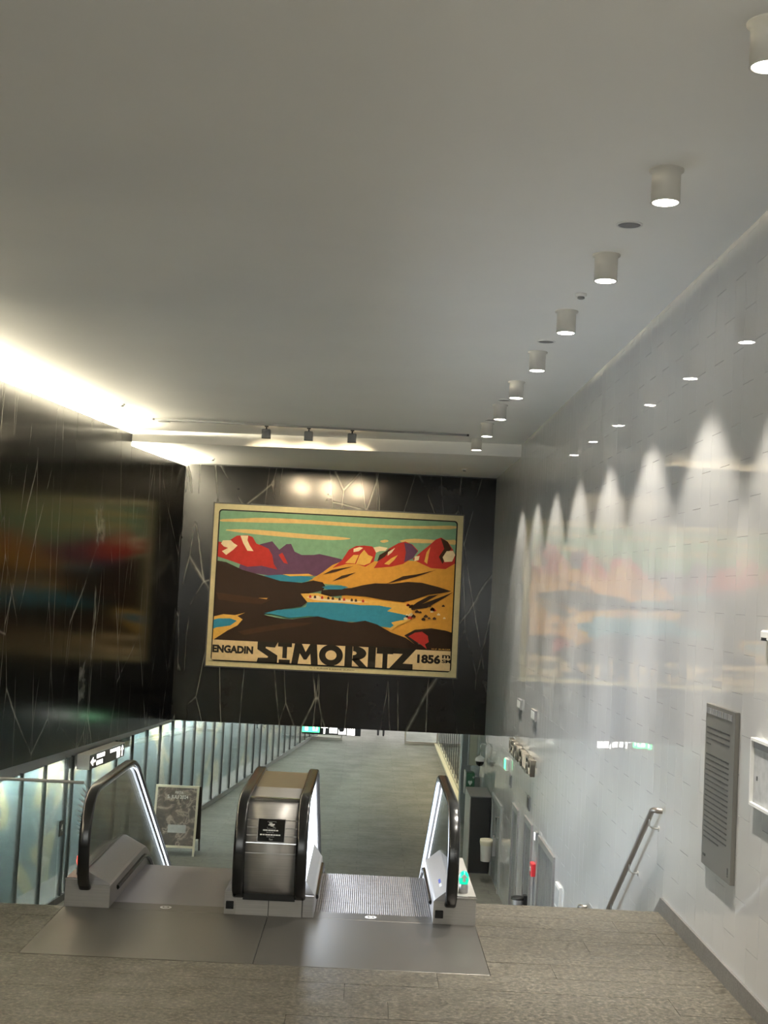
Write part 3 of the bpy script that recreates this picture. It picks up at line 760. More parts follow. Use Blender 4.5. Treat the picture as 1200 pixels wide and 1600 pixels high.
# ------------------------------------------------------------------ escalators
def base(y):                                   # step line: flat, then 30 degrees down to the corridor
    a = 13.05; T = math.tan(math.radians(29.5))
    if y < a: return 0.0
    if y < a+.5: return -T*(y-a)**2/(2*.5)
    e = ZF; z = -T*(y-a-.25)
    ye = a + .25 - e/T
    if y > ye+.25: return e
    if y > ye-.25: return e + T*(ye+.25-y)**2/(2*.5)
    return z
YBOT = 13.05 + .25 + 3/math.tan(math.radians(29.5))
def rail_path(off=0.0):
    P = []
    for y, z in [(11.60, .155), (11.50, .155), (11.42, .17), (11.36, .22), (11.318, .30), (11.295, .42), (11.29, .54), (11.305, .66), (11.345, .77), (11.41, .865), (11.50, .93), (11.61, .965), (11.75, .975), (12.2, .975), (12.8, .975), (13.2, .975)]:
        P.append((y, z))
    T = math.tan(math.radians(29.5))
    for k in range(1, 9):
        t = k/8; y = 13.2 + .5*t; P.append((y, .975 - T*(.5*t)**2/(2*.5)))
    ye = 13.45 - (-3.0)/T
    for k in range(1, 6): P.append((13.7 + (ye-.25-13.7)*k/5, .975 - T*(13.7 + (ye-.25-13.7)*k/5 - 13.45)))
    for k in range(1, 6):
        t = k/5; y = ye-.25 + .5*t; P.append((y, ZF+.975 + T*(ye+.25-y)**2/(2*.5)))
    for dy, z in [(1.2, .975), (1.36, .96), (1.47, .92), (1.56, .84), (1.62, .70), (1.64, .54), (1.62, .38), (1.57, .26), (1.48, .18), (1.36, .155)]:
        P.append((ye+dy, ZF+z))
    return P, ye
RP, YEND = rail_path()
def rsec(w, h, r=.012, n=3):
    P = []
    for cx_, cz, a0 in ((w/2-r, h/2-r, 0), (-w/2+r, h/2-r, 90), (-w/2+r, -h/2+r, 180), (w/2-r, -h/2+r, 270)):
        for k in range(n+1):
            a = math.radians(a0+90*k/n); P.append((cx_+r*math.cos(a), cz+r*math.sin(a)))
    return P
def handrail(x, e):
    o = MB().sweep(RP, rsec(.098, .05, .021), x).build('handrail', 'rubber', e)
    MB().sweep([p for p in RP], [(dx*1.0, dn-.032) for dx, dn in rsec(.05, .026, .005)], x).build('rail_guide', 'chrome', o)
    MB().lathe([(.055, 0), (.06, .012), (.05, .03)], (x, 11.60, .115), 20).build('rail_boot', 'rubber', o)
    return o
def cols_of(ylo, yhi, n):
    return [ylo + (yhi-ylo)*k/n for k in range(n+1)]
top_at, bot_front = {}, {}
def top_z(y):                                   # underside of the rail, front arc included
    pts = RP[6:-6]
    for a, b_ in zip(pts[:-1], pts[1:]):
        if a[0] <= y <= b_[0] and b_[0] > a[0]: return a[1] + (b_[1]-a[1])*(y-a[0])/(b_[0]-a[0])
    return RP[6][1]
def bot_z(y, deck):
    if y < 11.55:
        pts = RP[:7][::-1]
        for a, b_ in zip(pts[:-1], pts[1:]):
            if a[0] <= y <= b_[0]: return max(a[1] + (b_[1]-a[1])*(y-a[0])/(b_[0]-a[0]), deck)
    return base(y) + deck
def sheet(x0, x1, e, name, m, deck=.24, ymax=None):
    ysn = [11.31, 11.33, 11.36, 11.40, 11.45, 11.5, 11.56, 11.65, 11.8, 12.2, 12.7, 13.1, 13.3, 13.5, 13.7, 14, 15, 16, 17, 18, YEND-.3, YEND, YEND+.3, YEND+1.3]
    mb = MB(); P = []; n = len(ysn)
    for x in (x0, x1):
        for y in ysn: P.append((x, y, bot_z(y, deck)))
        for y in ysn: P.append((x, y, top_z(y) - .035))
    F = []
    for k in range(n-1):
        F += [(k, k+1, n+k+1, n+k), (2*n+k+1, 2*n+k, 3*n+k, 3*n+k+1), (n+k, n+k+1, 3*n+k+1, 3*n+k), (k+1, k, 2*n+k, 2*n+k+1)]
    F += [(0, n, 3*n, 2*n), (n-1, 2*n-1, 4*n-1, 3*n-1)]
    mb.add(P, F); return mb.build(name, m, e)
def run(sect, y0, y1, e, name, m, n=26):         # section (x, h) carried along the step line
    ysn = [y0] + [y for y in cols_of(12.9, 13.7, 6) + cols_of(14, YBOT-.5, 4) + cols_of(YBOT-.3, YBOT+.35, 6) if y0+.02 < y < y1-.02] + [y1]
    P = []; F = []; k = len(sect)
    for y in ysn:
        for x, h in sect: P.append((x, y, base(y)+h))
    for j in range(len(ysn)-1):
        for i in range(k): F.append((j*k+i, j*k+(i+1) % k, (j+1)*k+(i+1) % k, (j+1)*k+i))
    F += [tuple(range(k-1, -1, -1)), tuple(range((len(ysn)-1)*k, len(ysn)*k))]
    return MB().add(P, F).build(name, m, e)
YL = YBOT + 1.5
def inner_deck(e, xg, xs, m='steel_light'):     # sloped deck from the glass xg to the skirt xs, with skirt and brush
    s = 1 if xs > xg else -1
    run([(xg, -.02), (xg, .29), (xg+s*.02, .30), (xs-s*.015, .20), (xs, .185), (xs, -.02)], 11.46, YL, e, 'inner_deck', m)
    run([(xs, .10), (xs, .125), (xs+s*.022, .122), (xs+s*.026, .10), (xs+s*.01, .085)], 11.75, YL-.3, e, 'skirt_brush', 'rubber')
def led_line(e, x, s):
    pts = [p for p in RP if 13.35 <= p[0] <= YEND]
    MB().sweep(pts, [(s*.030-.007, -.044), (s*.030+.007, -.044), (s*.030+.007, -.054), (s*.030-.007, -.054)], x, False).build('light_strip', 'led_white', e)
def treads(e, xa, xb, ridged):
    m = 'step_metal'
    MB().bbox(xa, xb, YE-.02, 11.66, -.03, .004, .003).build('comb_plate', 'steel_plate', e)
    y = 11.66
    if not ridged:
        MB().bbox(xa, xb, 11.662, 12.88, -.03, .003, .003).build('landing_plate', 'steel_lilac', e); y = 12.885
    while y < YL - .4:
        d = .404; zt = base(y + d*.75)
        MB().box(xa+.004, xb-.004, y, y+d-.005, zt-.20, zt).build('step', 'step_metal' if ridged else 'steel_lilac', e)
        y += d
    # small maker's badge in the comb plate
    xm = xa + (xb-xa)*.48
    b_ = MB().lathe([(.05, .0035), (.05, .0055), (.045, .006)], (xm, 11.545, 0), 24).build('badge', 'white_text', e)
    MB().lathe([(.03, .0058), (.03, .0066)], (xm, 11.545, 0), 20).build('badge_ring', 'steel_plate', b_)
    MB().box(xm-.014, xm+.014, 11.53, 11.56, .0062, .0072).build('badge_mark', 'white_text', b_)
def outer_base(e, x0, x1, xr):
    lo, hi = min(x0, x1), max(x0, x1)
    ob = run([(lo, -.7), (hi, -.7), (hi, .232), (lo, .232)], YE-.005, YL, e, 'outer_base', 'steel')
    MB().box(lo-.002, hi+.002, YE-.012, YE+.006, .222, .238).build('edge_strip', 'chrome', ob)
    return ob

eL = empty('escalator', (-1.6, YE, 0), 'left escalator going down, with smooth landing plate and red signal lamp', 'escalator', 'pair of escalators')
handrail(-2.28, eL); handrail(-.985, eL)
sheet(-2.286, -2.274, eL, 'glass_balustrade', 'clear_glass', .29)
outer_base(eL, -2.45, -2.30, 0); inner_deck(eL, -2.30, -2.07)
led_line(eL, -2.28, 1)
treads(eL, -2.07, -1.10, False); inner_deck(eL, -1.005, -1.10)
eR = empty('escalator', (.16, YE, 0), 'right escalator going down, with ridged steps and green signal lamp', 'escalator', 'pair of escalators')
handrail(-.465, eR); handrail(.81, eR)
sheet(.804, .816, eR, 'glass_balustrade', 'clear_glass', .29)
outer_base(eR, .83, 1.03, 0); inner_deck(eR, .83, .67)
led_line(eR, .81, -1)
treads(eR, -.34, .67, True); inner_deck(eR, -.44, -.34)
# black sensor squares on the bases, signal lamps, sticker
MB().box(-2.30, -2.07, YE-.004, YE+.02, 0, .185).build('base_front', 'steel', eL)
MB().box(.67, .83, YE-.004, YE+.02, 0, .185).build('base_front', 'steel', eR)
MB().bbox(-1.085, -1.02, YE-.018, YE-.004, .045, .11, .004).build('sensor', 'black_gloss', eL)
MB().box(-1.10, -1.003, YE-.006, YE+.02, 0, .185).build('base_front', 'steel', eL)
MB().bbox(.685, .755, YE-.016, YE-.003, .05, .115, .004).build('sensor', 'black_gloss', eR)
for e, x, lm, nm in ((eL, -2.36, 'red_lamp', 'red'), (eR, .93, 'green_lamp', 'green')):
    sb = MB().lathe([(.04, .232), (.04, .30), (.032, .31)], (x, 11.62, 0), 18).build('signal_base', 'steel_light', e)
    MB().lathe([(.036, .31), (.044, .345), (.040, .385), (.024, .41), (.005, .418)], (x, 11.62, 0), 18).build('signal_lamp', lm, sb)['label'] = nm + ' glowing signal lamp'
    if nm == 'green':
        MB().prism([(x-.012, .335), (x+.012, .335), (x+.012, .37), (x+.03, .37), (x, .402), (x-.03, .37), (x-.012, .37)], 11.565, 11.572, 'y').build('arrow', 'white_text', sb)
mat('sticker_blue', (.05, .08, .4), .4)
# sticker pictograms on the sloped deck of the right escalator
def deckp(t, y): return (.83 + (.675-.83)*t, y, .302 - .10*t)
for k, (y0, y1, m) in enumerate(((11.75, 11.86, 'white_text'), (11.90, 12.04, 'sticker_blue'))):
    P = [deckp(.30, y0), deckp(.62, y0), deckp(.62, y1), deckp(.30, y1)]
    MB().add([(p[0], p[1], p[2]+.002) for p in P] + [(p[0], p[1], p[2]-.004) for p in P], [(0,1,2,3), (7,6,5,4), (0,4,5,1), (1,5,6,2), (2,6,7,3), (3,7,4,0)]).build('sticker', m, eR)

# shared middle newel: curved steel front with plaque, bronze top, lit white side panels, base
cn = empty('escalator_console', (-.725, YE, 0), 'brushed steel newel between the two escalators with a black notice plaque', 'escalator console')
fp = [p for p in RP[1:14]]
MB().sweep(fp, [(-.225, -.012), (.225, -.012), (.225, -.030), (-.225, -.030)], -.725).build('front_panel', 'steel', cn)
tp = [(y, z) for y, z in RP if 11.62 <= y <= YEND+.2]
MB().sweep(tp, [(-.225, -.016), (.225, -.016), (.225, -.034), (-.225, -.034)], -.725, False).build('top_deck', 'bronze_top', cn)
MB().box(-.94, -.51, 11.55, 11.60, .955, .968).build('top_lip', 'chrome', cn)
sheet(-.50, -.47, cn, 'lit_side_panel', 'lit_panel', .20)
sheet(-.98, -.95, cn, 'side_panel', 'side_steel', .20)
MB().box(-.945, -.505, 11.42, 12.6, .13, .22).build('light_block', 'black', cn); MB().box(-.945, -.505, 11.6, 12.8, .22, .7).build('light_block', 'black', cn)  # unseen black boxes added to stop light leaking from the lit panel
bb = run([(-1.0, -.6), (-.445, -.6), (-.445, .16), (-1.0, .16)], YE-.02, YL, cn, 'console_base', 'steel')
MB().box(-.728, -.722, YE-.0225, YE-.0195, .002, .15).build('base_joint', 'black', bb)
MB().bbox(-.444, -.34, YE-.018, 11.458, 0, .19, .01).build('deck_front', 'steel_light', cn)
def frontp(u, z, lift):                         # point on the curved front at height z
    pts = RP[3:13]
    for a, b_ in zip(pts[:-1], pts[1:]):
        if a[1] <= z <= b_[1]:
            t = (z-a[1])/(b_[1]-a[1]); y = a[0]+(b_[0]-a[0])*t
            ty, tz = b_[0]-a[0], b_[1]-a[1]; L = math.hypot(ty, tz)
            return Vector((u, y + (-tz/L)*lift, z + (ty/L)*lift))
    return Vector((u, pts[-1][0], z))
def onfront(x0, x1, z0, z1, l0, l1, name, m, parent=None, n=4):
    P = []; F = []
    for l in (l0, l1):
        for k in range(n+1):
            z = z0 + (z1-z0)*k/n
            P += [frontp(x0, z, l), frontp(x1, z, l)]
    o = 2*(n+1)
    for k in range(n):
        a = 2*k; F += [(a, a+1, a+3, a+2), (o+a+2, o+a+3, o+a+1, o+a), (a, a+2, o+a+2, o+a), (a+1, o+a+1, o+a+3, a+3)]
    F += [(0, o, o+1, 1), (2*n, 2*n+1, o+2*n+1, o+2*n)]
    return MB().add(P, F).build(name, m, parent or cn)
for z in (.628, .690, .752, .814): onfront(-.935, -.515, z, z+.007, -.013, -.010, 'groove', 'chrome', n=1)
onfront(-.935, -.515, .545, .552, -.013, -.010, 'groove', 'steel_light', n=1)
pq = onfront(-.845, -.612, .640, .822, -.012, .004, 'plaque', 'black_gloss')
for a, b_, c, d in ((-.845, -.612, .640, .645), (-.845, -.612, .817, .822), (-.845, -.840, .640, .822), (-.617, -.612, .640, .822)):
    onfront(a, b_, c, d, .004, .006, 'plaque_edge', 'steel_light', pq)
def ftext(body, z, h, w):
    p = frontp(-.7285-w/2, z, .0045); q = frontp(-.7285-w/2, z+.03, .0045); u = (q-p).normalized()
    text('plaque_text', body, p, h, 'white_text', pq, (1, 0, 0), tuple(u), width=w, depth=.0008)
for z, h, w in ((.728, .010, .14), (.714, .006, .08), (.693, .010, .185), (.680, .006, .075)):
    for k in range(int(w/.022)):
        a = -.7285-w/2+k*.022; onfront(a, a+.016+random.random()*.005, z, z+h, .003, .005, 'plaque_line', 'white_text' if h > .008 else 'grey_metal', pq, 1)
ftext('Turi', .656, .014, .03)
for a, b_, c, d in ((-.765, -.692, .745, .748), (-.765, -.692, .798, .801), (-.765, -.762, .745, .801), (-.695, -.692, .745, .801)):
    onfront(a, b_, c, d, .003, .005, 'emblem_frame', 'grey_metal', pq, 1)
for (a, b_, c, d) in ((-.752, -.725, .786, .791), (-.757, -.738, .771, .777), (-.745, -.703, .773, .782), (-.738, -.712, .764, .771), (-.718, -.700, .757, .761)):
    onfront(a, b_, c, d, .003, .005, 'emblem', 'white_text', pq, 1)

# ------------------------------------------------------------------ landing guard rail on the left
gd = empty('glass_guard', (-4.6, YE-.06, 0), 'clear glass guard with a slim top rail at the left landing edge', 'guard rail')
MB().tube([(-7.0, YE-.06, 1.045), (-2.335, YE-.06, 1.045)], .013, 12).build('top_rail', 'steel_light', gd)
for a, b_ in ((-7.0, -4.72), (-4.70, -2.52)): MB().box(a, b_, YE-.066, YE-.054, 0, 1.035).build('glass_pane', 'clear_glass', gd)
# ------------------------------------------------------------------ stair handrails
def stair_rail(y0, z0, y1, z1, lab):
    e = empty('stair_handrail', (W-.09, y0, z0), lab, 'handrail', 'steel stair handrails')
    x = W-.09
    MB().tube([(W-.03, y0-.14, z0+.02), (x+.02, y0-.14, z0+.02), (x, y0-.10, z0+.02), (x, y0, z0), (x, y1, z1), (x, y1+.1, z1-.03)], .026, 12).build('rail', 'rail_steel', e)
    L = math.hypot(y1-y0, z1-z0); n = max(2, int(L/1.1)+1)
    for k in range(n):
        t = (k+.12)/n; y = y0+(y1-y0)*t; z = z0+(z1-z0)*t
        b_ = MB().tube([(x, y, z-.02), (x, y, z-.09), (x+.03, y, z-.11), (W, y, z-.11)], .007, 8).build('bracket', 'steel', e)
        MB().lathe([(.025, W-.008), (.025, W)], (0, y, z-.11), 14, 'x').build('rosette', 'steel', b_)
stair_rail(12.36, .897, 14.9, -.86, 'upper stainless stair handrail bracketed to the white tiled wall')
stair_rail(16.15, -.86, 18.0, -2.1, 'lower stair handrail, only its top end showing above the floor edge')

# ------------------------------------------------------------------ things on the tiled wall
info = empty('information_panel', (W, 10.3, .755), 'tall dark grey information panel with rows of small text', 'information panel')
ya, yb2, za, zb2 = 9.90, 10.755, .757, 2.022
MB().bbox(W-.035, W-.001, ya, yb2, za, zb2, .003).build('plate', 'info_grey', info)
def wrow(yleft, width, z, h, lift=.036, name='text_line', m='info_text', parent=info, d=.002):
    return MB().box(W-lift-d, W-lift, yleft-width, yleft, z, z+h).build(name, m, parent)
for k in range(13):                              # raised heading letters
    wrow(yb2-.03-k*.058, .042 if k % 3 else .05, zb2-.075, .045, .036, 'heading_letter', 'steel_light', d=.006)
rows = [zb2-.19-.042*k for k in range(4)] + [zb2-.40-.0405*k for k in range(17)]
for k, z in enumerate(rows):
    full = .68 if k not in (3, 20) else (.14 if k == 3 else .46)
    yl = yb2-.05
    while full > 0:                              # words
        w = min(full, random.uniform(.06, .17)); wrow(yl, w-.012, z, .011); yl -= w; full -= w
wrow(yb2-.05, .08, za+.07, .02); wrow(ya+.085, .022, za+.06, .05); wrow(ya+.09, .03, za+.045, .008)
cs = empty('display_case', (W, 8.9, 1.4), 'pale framed notice case cut by the right photo edge', 'display case')
for a, b_, c, d, nm in ((8.3, 9.46, 1.87, 1.89, 'frame'), (8.3, 9.46, 1.42, 1.44, 'frame'), (9.445, 9.46, 1.44, 1.87, 'frame'), (8.3, 8.315, 1.44, 1.87, 'frame')):
    MB().box(W-.045, W, a, b_, c, d).build(nm, 'white_paint', cs)
MB().box(W-.02, W, 8.315, 9.445, 1.44, 1.87).build('notice_sheet', 'paper', cs)
MB().box(W-.026, W-.02, 8.315, 9.445, 1.82, 1.868).build('header_bar', 'grey_metal', cs)
MB().box(W-.023, W-.02, 9.35, 9.37, 1.60, 1.63).build('printed_mark', 'black', cs)
sn = empty('wall_sensor', (W, 9.22, 2.6), 'small white sensor box high on the tiles at the right photo edge', 'sensor')
MB().bbox(W-.05, W, 9.12, 9.30, 2.585, 2.65, .01).build('body', 'white_paint', sn); MB().box(W-.052, W-.045, 9.15, 9.27, 2.578, 2.60).build('sensor_eye', 'dark_metal', sn)
for y0, y1, lab in ((23.62, 24.12, 'small framed plate on the tiles, farther of two above the letters'), (21.55, 22.05, 'small framed plate on the tiles, nearer of two above the letters')):
    e = empty('wall_plate', (W, (y0+y1)/2, .82), lab, 'wall plate', 'framed plates on the tiles')
    MB().box(W-.04, W, y0, y1, .80, .97).build('frame', 'grey_metal', e); MB().box(W-.045, W-.04, y0+.04, y1-.04, .825, .945).build('sheet', 'white_paint', e)
# letters on the wall
dg_ = empty('wall_lettering', (W, 22.9, -.06), 'row of raised metal letters reading DESIGN GALLERY on the tiles', 'lettering')
MATS['letter'] = mat('letter_metal', (.20, .185, .15), .35, .8)
adv = 24.62
for ch in 'DESIGN GALLERY':
    if ch == ' ': adv -= .16; continue
    w = {'I': .06, 'E': .19, 'L': .18, 'S': .20}.get(ch, .235)
    text('letter', ch, (W-.06, adv, -.06), .27, 'letter_metal', dg_, right=(0, -1, 0), up=(0, 0, 1), width=w, depth=.04, bold=.012)
    adv -= w + .045
# red alarm, bins, plates by the lifts
al = empty('fire_alarm', (W, 21.03, -1.5), 'red fire alarm box between the first two lift doors', 'fire alarm')
MB().bbox(W-.07, W, 20.93, 21.13, -1.53, -1.33, .012).build('box', 'red', al); MB().box(W-.074, W-.07, 20.98, 21.08, -1.46, -1.40).build('window', 'white_text', al)
MB().box(W-.02, W, 21.02, 21.05, -2.4, -1.53).build('conduit', 'grey_metal', al)
ab = empty('wall_ashtray', (W-.12, 21.9, -2.15), 'round steel wall ashtray in front of the second lift door', 'ashtray')
MB().lathe([(.10, -2.30), (.105, -2.10), (.105, -2.09)], (W-.15, 21.85, 0), 20).build('bowl', 'steel_light', ab); MB().lathe([(.108, -2.09), (.108, -2.05), (.07, -2.045)], (W-.15, 21.85, 0), 20).build('lid', 'black', ab)
MB().box(W-.06, W, 21.78, 21.92, -2.2, -2.02).build('bracket', 'black', ab)
wn = empty('wall_notice', (W, 18.45, -1.3), 'small pale framed notice right of the nearest lift door', 'notice')
MB().box(W-.03, W, 18.2, 18.62, -1.42, -1.10).build('frame', 'white_paint', wn); MB().box(W-.034, W-.03, 18.24, 18.58, -1.38, -1.14).build('sheet', 'paper', wn)
cb = empty('lift_lamp', (W, 20.85, -.9), 'small white indicator lamp above the red alarm box', 'indicator lamp')
MB().bbox(W-.05, W, 20.78, 20.92, -.95, -.82, .01).build('body', 'grey_metal', cb); MB().box(W-.056, W-.05, 20.79, 20.86, -.94, -.83).build('lamp_face', 'sign_white', cb)
for y, z, lab in ((22.1, -.58, 'small dark square plate above the second lift door'), (24.9, -.62, 'tiny dark square plate beyond the third lift door')):
    e = empty('wall_tag', (W, y, z), lab, 'wall plate'); MB().box(W-.02, W, y-.13, y+.13, z-.11, z+.11).build('plate', 'grey_metal', e); MB().box(W-.024, W-.02, y-.10, y+.10, z-.08, z+.08).build('sheet', 'dark_metal', e)
es = empty('exit_reflection', (W, 25.6, -.4), 'small pale green glow set in place of a reflection on the far tiles', 'painted reflection')  # glowing box stands in for the green sign's reflection in the tiles
MB().bbox(W-.06, W, 25.35, 25.65, -.5, -.28, .01).build('body', 'white_paint', es); MB().box(W-.066, W-.06, 25.37, 25.63, -.48, -.30).build('lamp_face', 'sign_green', es)
# black cabinet, defibrillator, litter bin, cream panel, dome camera
bc = empty('black_cabinet', (2.53, 28.7, ZF), 'tall black free-standing cabinet in front of the pillar', 'cabinet')
MB().bbox(2.32, 2.74, 28.12, 29.4, ZF, -1.43, .01).build('body', 'dark_metal', bc); MB().box(2.33, 2.73, 28.105, 28.12, ZF+.03, -1.45).build('front_door', 'black', bc)
MB().box(2.30, 2.76, 28.10, 29.42, -1.43, -1.41).build('top_panel', 'grey_metal', bc); MB().box(2.30, 2.32, 28.12, 29.4, ZF+.02, -1.43).build('side_panel', 'steel', bc)
ae = empty('defibrillator_box', (2.55, 31.6, -1.8), 'dark green defibrillator box with white heart behind the black cabinet', 'defibrillator')
MB().bbox(2.46, 2.66, 31.4, 31.75, -1.85, -1.38, .012).build('box', 'green_box', ae)
MB().prism([(2.555+.05*math.sin(t)**3*1.0, -1.60+.0042*(13*math.cos(t)-5*math.cos(2*t)-2*math.cos(3*t)-math.cos(4*t))) for t in [2*math.pi*k/24 for k in range(24)]], 31.392, 31.40, 'y').build('heart', 'white_text', ae)
MB().box(2.62, 2.64, 31.388, 31.40, -1.50, -1.45).build('cross', 'white_text', ae); MB().box(2.605, 2.655, 31.388, 31.40, -1.482, -1.468).build('cross', 'white_text', ae)
MB().box(2.64, W, 31.5, 31.65, -1.75, -1.5).build('wall_arm', 'grey_metal', ae); MB().box(2.43, 2.46, 31.38, 31.75, -1.87, -1.34).build('side_frame', 'steel_light', ae)
wp = empty('cream_panel', (2.66, 33, -1.4), 'narrow cream wall panel above the green box', 'panel')
MB().box(2.60, W, 32.6, 32.7, -1.35, -.55).build('sheet', 'cream', wp); MB().box(2.58, 2.60, 32.58, 32.72, -1.36, -.54).build('edge', 'grey_metal', wp)
lb = empty('litter_bin', (2.60, 27.2, -2.55), 'small steel litter bin with liner bag hung by the stone door', 'bin')
MB().lathe([(.105, -2.56), (.125, -2.22), (.125, -2.21)], (2.60, 27.2, 0), 22).build('bucket', 'bin', lb); MB().lathe([(.128, -2.24), (.138, -2.17), (.132, -2.12), (.11, -2.13)], (2.60, 27.2, 0), 22).build('liner_bag', 'cream', lb)
MB().box(2.72, W, 27.14, 27.26, -2.45, -2.05).build('bracket', 'fascia', lb)
dc = empty('dome_camera', (2.66, 30.2, -.75), 'dome security camera on a thin arm beside the poster wall', 'security camera')
MB().tube([(W, 30.2, -.55), (2.68, 30.2, -.55), (2.66, 30.2, -.60), (2.66, 30.2, -.85)], .015, 10).build('arm', 'white_paint', dc)
MB().lathe([(.03, -.82), (.10, -.87), (.115, -.92), (.11, -.94)], (2.66, 30.2, 0), 22).build('housing', 'white_paint', dc); MB().lathe([(.095, -.94), (.09, -.99), (.055, -1.04), (.01, -1.055)], (2.66, 30.2, 0), 22).build('dome', 'black_gloss', dc)

# ------------------------------------------------------------------ light-box signs
ls = empty('direction_sign', (xl(25.4)+.1, 25.4, -.73), 'illuminated direction sign box under the marble wall on the left', 'sign')
lwall(MB(), 24.40, 26.50, -.73, -.455, .22, .22).build('casing', 'white_paint', ls)
fc = lwall(MB(), 24.43, 26.47, -.725, -.475, .226, .006).build('face', 'black', ls)
rt = Vector((LS, 1, 0)).normalized()
def sbar(y0, y1, z0, z1): return lwall(MB(), y0, y1, z0, z1, .230, .005).build('sign_text', 'sign_white', fc)
def spoly(pts, nm='arrow'):
    P = [(xl(p[0])+.230, p[0], p[1]) for p in pts] + [(xl(p[0])+.225, p[0], p[1]) for p in pts]; n = len(pts)
    return MB().add(P, [tuple(range(n)), tuple(range(2*n-1, n-1, -1))] + [(i, (i+1) % n, n+(i+1) % n, n+i) for i in range(n)]).build(nm, 'sign_white', fc)
spoly([(24.46, -.60), (24.60, -.52), (24.60, -.58), (24.72, -.58), (24.72, -.62), (24.60, -.62), (24.60, -.68)])
for y0, w, z in ((24.80, .12, -.57), (24.95, .10, -.57), (25.07, .09, -.57), (25.18, .07, -.57), (24.80, .10, -.69), (24.93, .11, -.69), (25.07, .08, -.69)): sbar(y0, y0+w, z, z+.075)
for y0, w in ((25.58, .09), (25.69, .08), (25.79, .09), (25.90, .06)): sbar(y0, y0+w, -.56, -.50)
sbar(26.0, 26.18, -.70, -.50)
spoly([(26.33, -.49), (26.42, -.58), (26.355, -.58), (26.355, -.70), (26.305, -.70), (26.305, -.58), (26.24, -.58)])
xs = empty('hanging_sign', (-.78, 33, -.75), 'illuminated green and black pictogram sign hanging behind the poster wall edge', 'sign')
MB().box(-1.50, -.06, 33.0, 33.12, -.745, -.36).build('casing', 'black', xs)
for x in (-1.2, -.35): MB().box(x-.01, x+.01, 33.05, 33.07, -.36, -.2).build('hanger', 'grey_metal', xs)
gx = MB().box(-1.50, -1.075, 32.985, 33.0, -.70, -.40).build('green_face', 'sign_green', xs)
def icon(polys, name='pictogram', m='sign_white', par=xs):
    mb = MB()
    for p in polys: mb.prism(p, 32.975, 32.986, 'y')
    return mb.build(name, m, par)
def rect(a, b_, c, d): return [(a, c), (b_, c), (b_, d), (a, d)]
icon([[(-1.43, -.66), (-1.36, -.66), (-1.36, -.55), (-1.33, -.55), (-1.395, -.46), (-1.46, -.55), (-1.43, -.55)]], 'arrow', par=gx)
icon([rect(-1.24, -1.20, -.66, -.46)], par=gx); icon([[(-1.18, -.66), (-1.15, -.60), (-1.17, -.52), (-1.13, -.50), (-1.11, -.55), (-1.13, -.66)]], par=gx)
icon([[(-1.045, -.58), (-.975, -.58), (-.975, -.72), (-.935, -.72), (-.935, -.58), (-.865, -.58), (-.955, -.44)]], 'arrow')
bus = icon([rect(-.83, -.64, -.70, -.45)]); icon([rect(-.815, -.655, -.60, -.58)], 'pictogram_mark', 'black', bus) ; MB().box(-.81, -.66, 32.972, 32.976, -.54, -.50).build('pictogram_mark', 'black', bus)
for x in (-.79, -.70): MB().box(x, x+.03, 32.972, 32.976, -.665, -.635).build('pictogram_mark', 'black', bus)
icon([[(-.605, -.72), (-.425, -.72), (-.425, -.46), (-.465, -.46), (-.465, -.62), (-.50, -.66), (-.575, -.66), (-.605, -.60)]])
wc = icon([rect(-.395, -.205, -.73, -.46)])
for x in (-.36, -.30, -.25): MB().box(x, x+.018, 32.972, 32.976, -.69, -.52).build('pictogram_mark', 'black', wc)
for k in range(3): icon([rect(-.185+k*.04, -.155+k*.04, -.56, -.51)], 'small_letter')

for o_ in [xs]: o_.location.z -= .085
# ------------------------------------------------------------------ A-board
ab_ = empty('sandwich_board', (-3.6, 28.5, ZF), 'cream framed A-board with a dark printed poster behind the left escalator', 'sign board')
def tilted(x0, x1, z0, z1, t0, t1, name, m, par, dirn=1):
    mb = MB(); P = []
    for t in (t0, t1):
        for x, z in ((x0, z0), (x1, z0), (x1, z1), (x0, z1)): P.append((x, 28.70 - dirn*(.30 - .20*(z-ZF)) + t, z))
    mb.add(P, [(0,1,2,3), (7,6,5,4), (0,4,5,1), (1,5,6,2), (2,6,7,3), (3,7,4,0)]); return mb.build(name, m, par)
BX0, BX1, BZ1 = -4.34, -3.42, ZF+1.42
sh = .0
tilted(BX0, BX0+.045, ZF, BZ1, -.02, .02, 'frame_side', 'cream', ab_); tilted(BX1-.045, BX1, ZF, BZ1, -.02, .02, 'frame_side', 'cream', ab_)
tilted(BX0+.045, BX1-.045, BZ1-.045, BZ1, -.02, .02, 'frame_rail', 'cream', ab_); tilted(BX0+.045, BX1-.045, ZF+.16, ZF+.205, -.02, .02, 'frame_rail', 'cream', ab_)
bp = tilted(BX0+.045, BX1-.045, ZF+.205, BZ1-.045, -.005, .012, 'poster_sheet', 'board_print', ab_)
tilted(BX0+.06, BX1+.04, ZF+.25, BZ1-.02, .05, .07, 'back_panel', 'brown_board', ab_, -1)
for x in (BX0+.06, BX1): tilted(x, x+.035, ZF, ZF+.26, .05, .07, 'back_leg', 'brown_board', ab_, -1)
up_ = Vector((0, .20, 1)).normalized(); 
def bz(z): return 28.70 - (.30-.20*(z-ZF)) - .008
text('poster_text', '5. JULI 2024', (-4.08, bz(ZF+1.13), ZF+1.13), .095, 'white_text', bp, (1, 0, 0), tuple(up_), width=.44, depth=.002, bold=.01)
text('poster_text', 'FESTA', (-3.92, bz(ZF+1.25), ZF+1.25), .05, 'white_text', bp, (1, 0, 0), tuple(up_), width=.17, depth=.002)
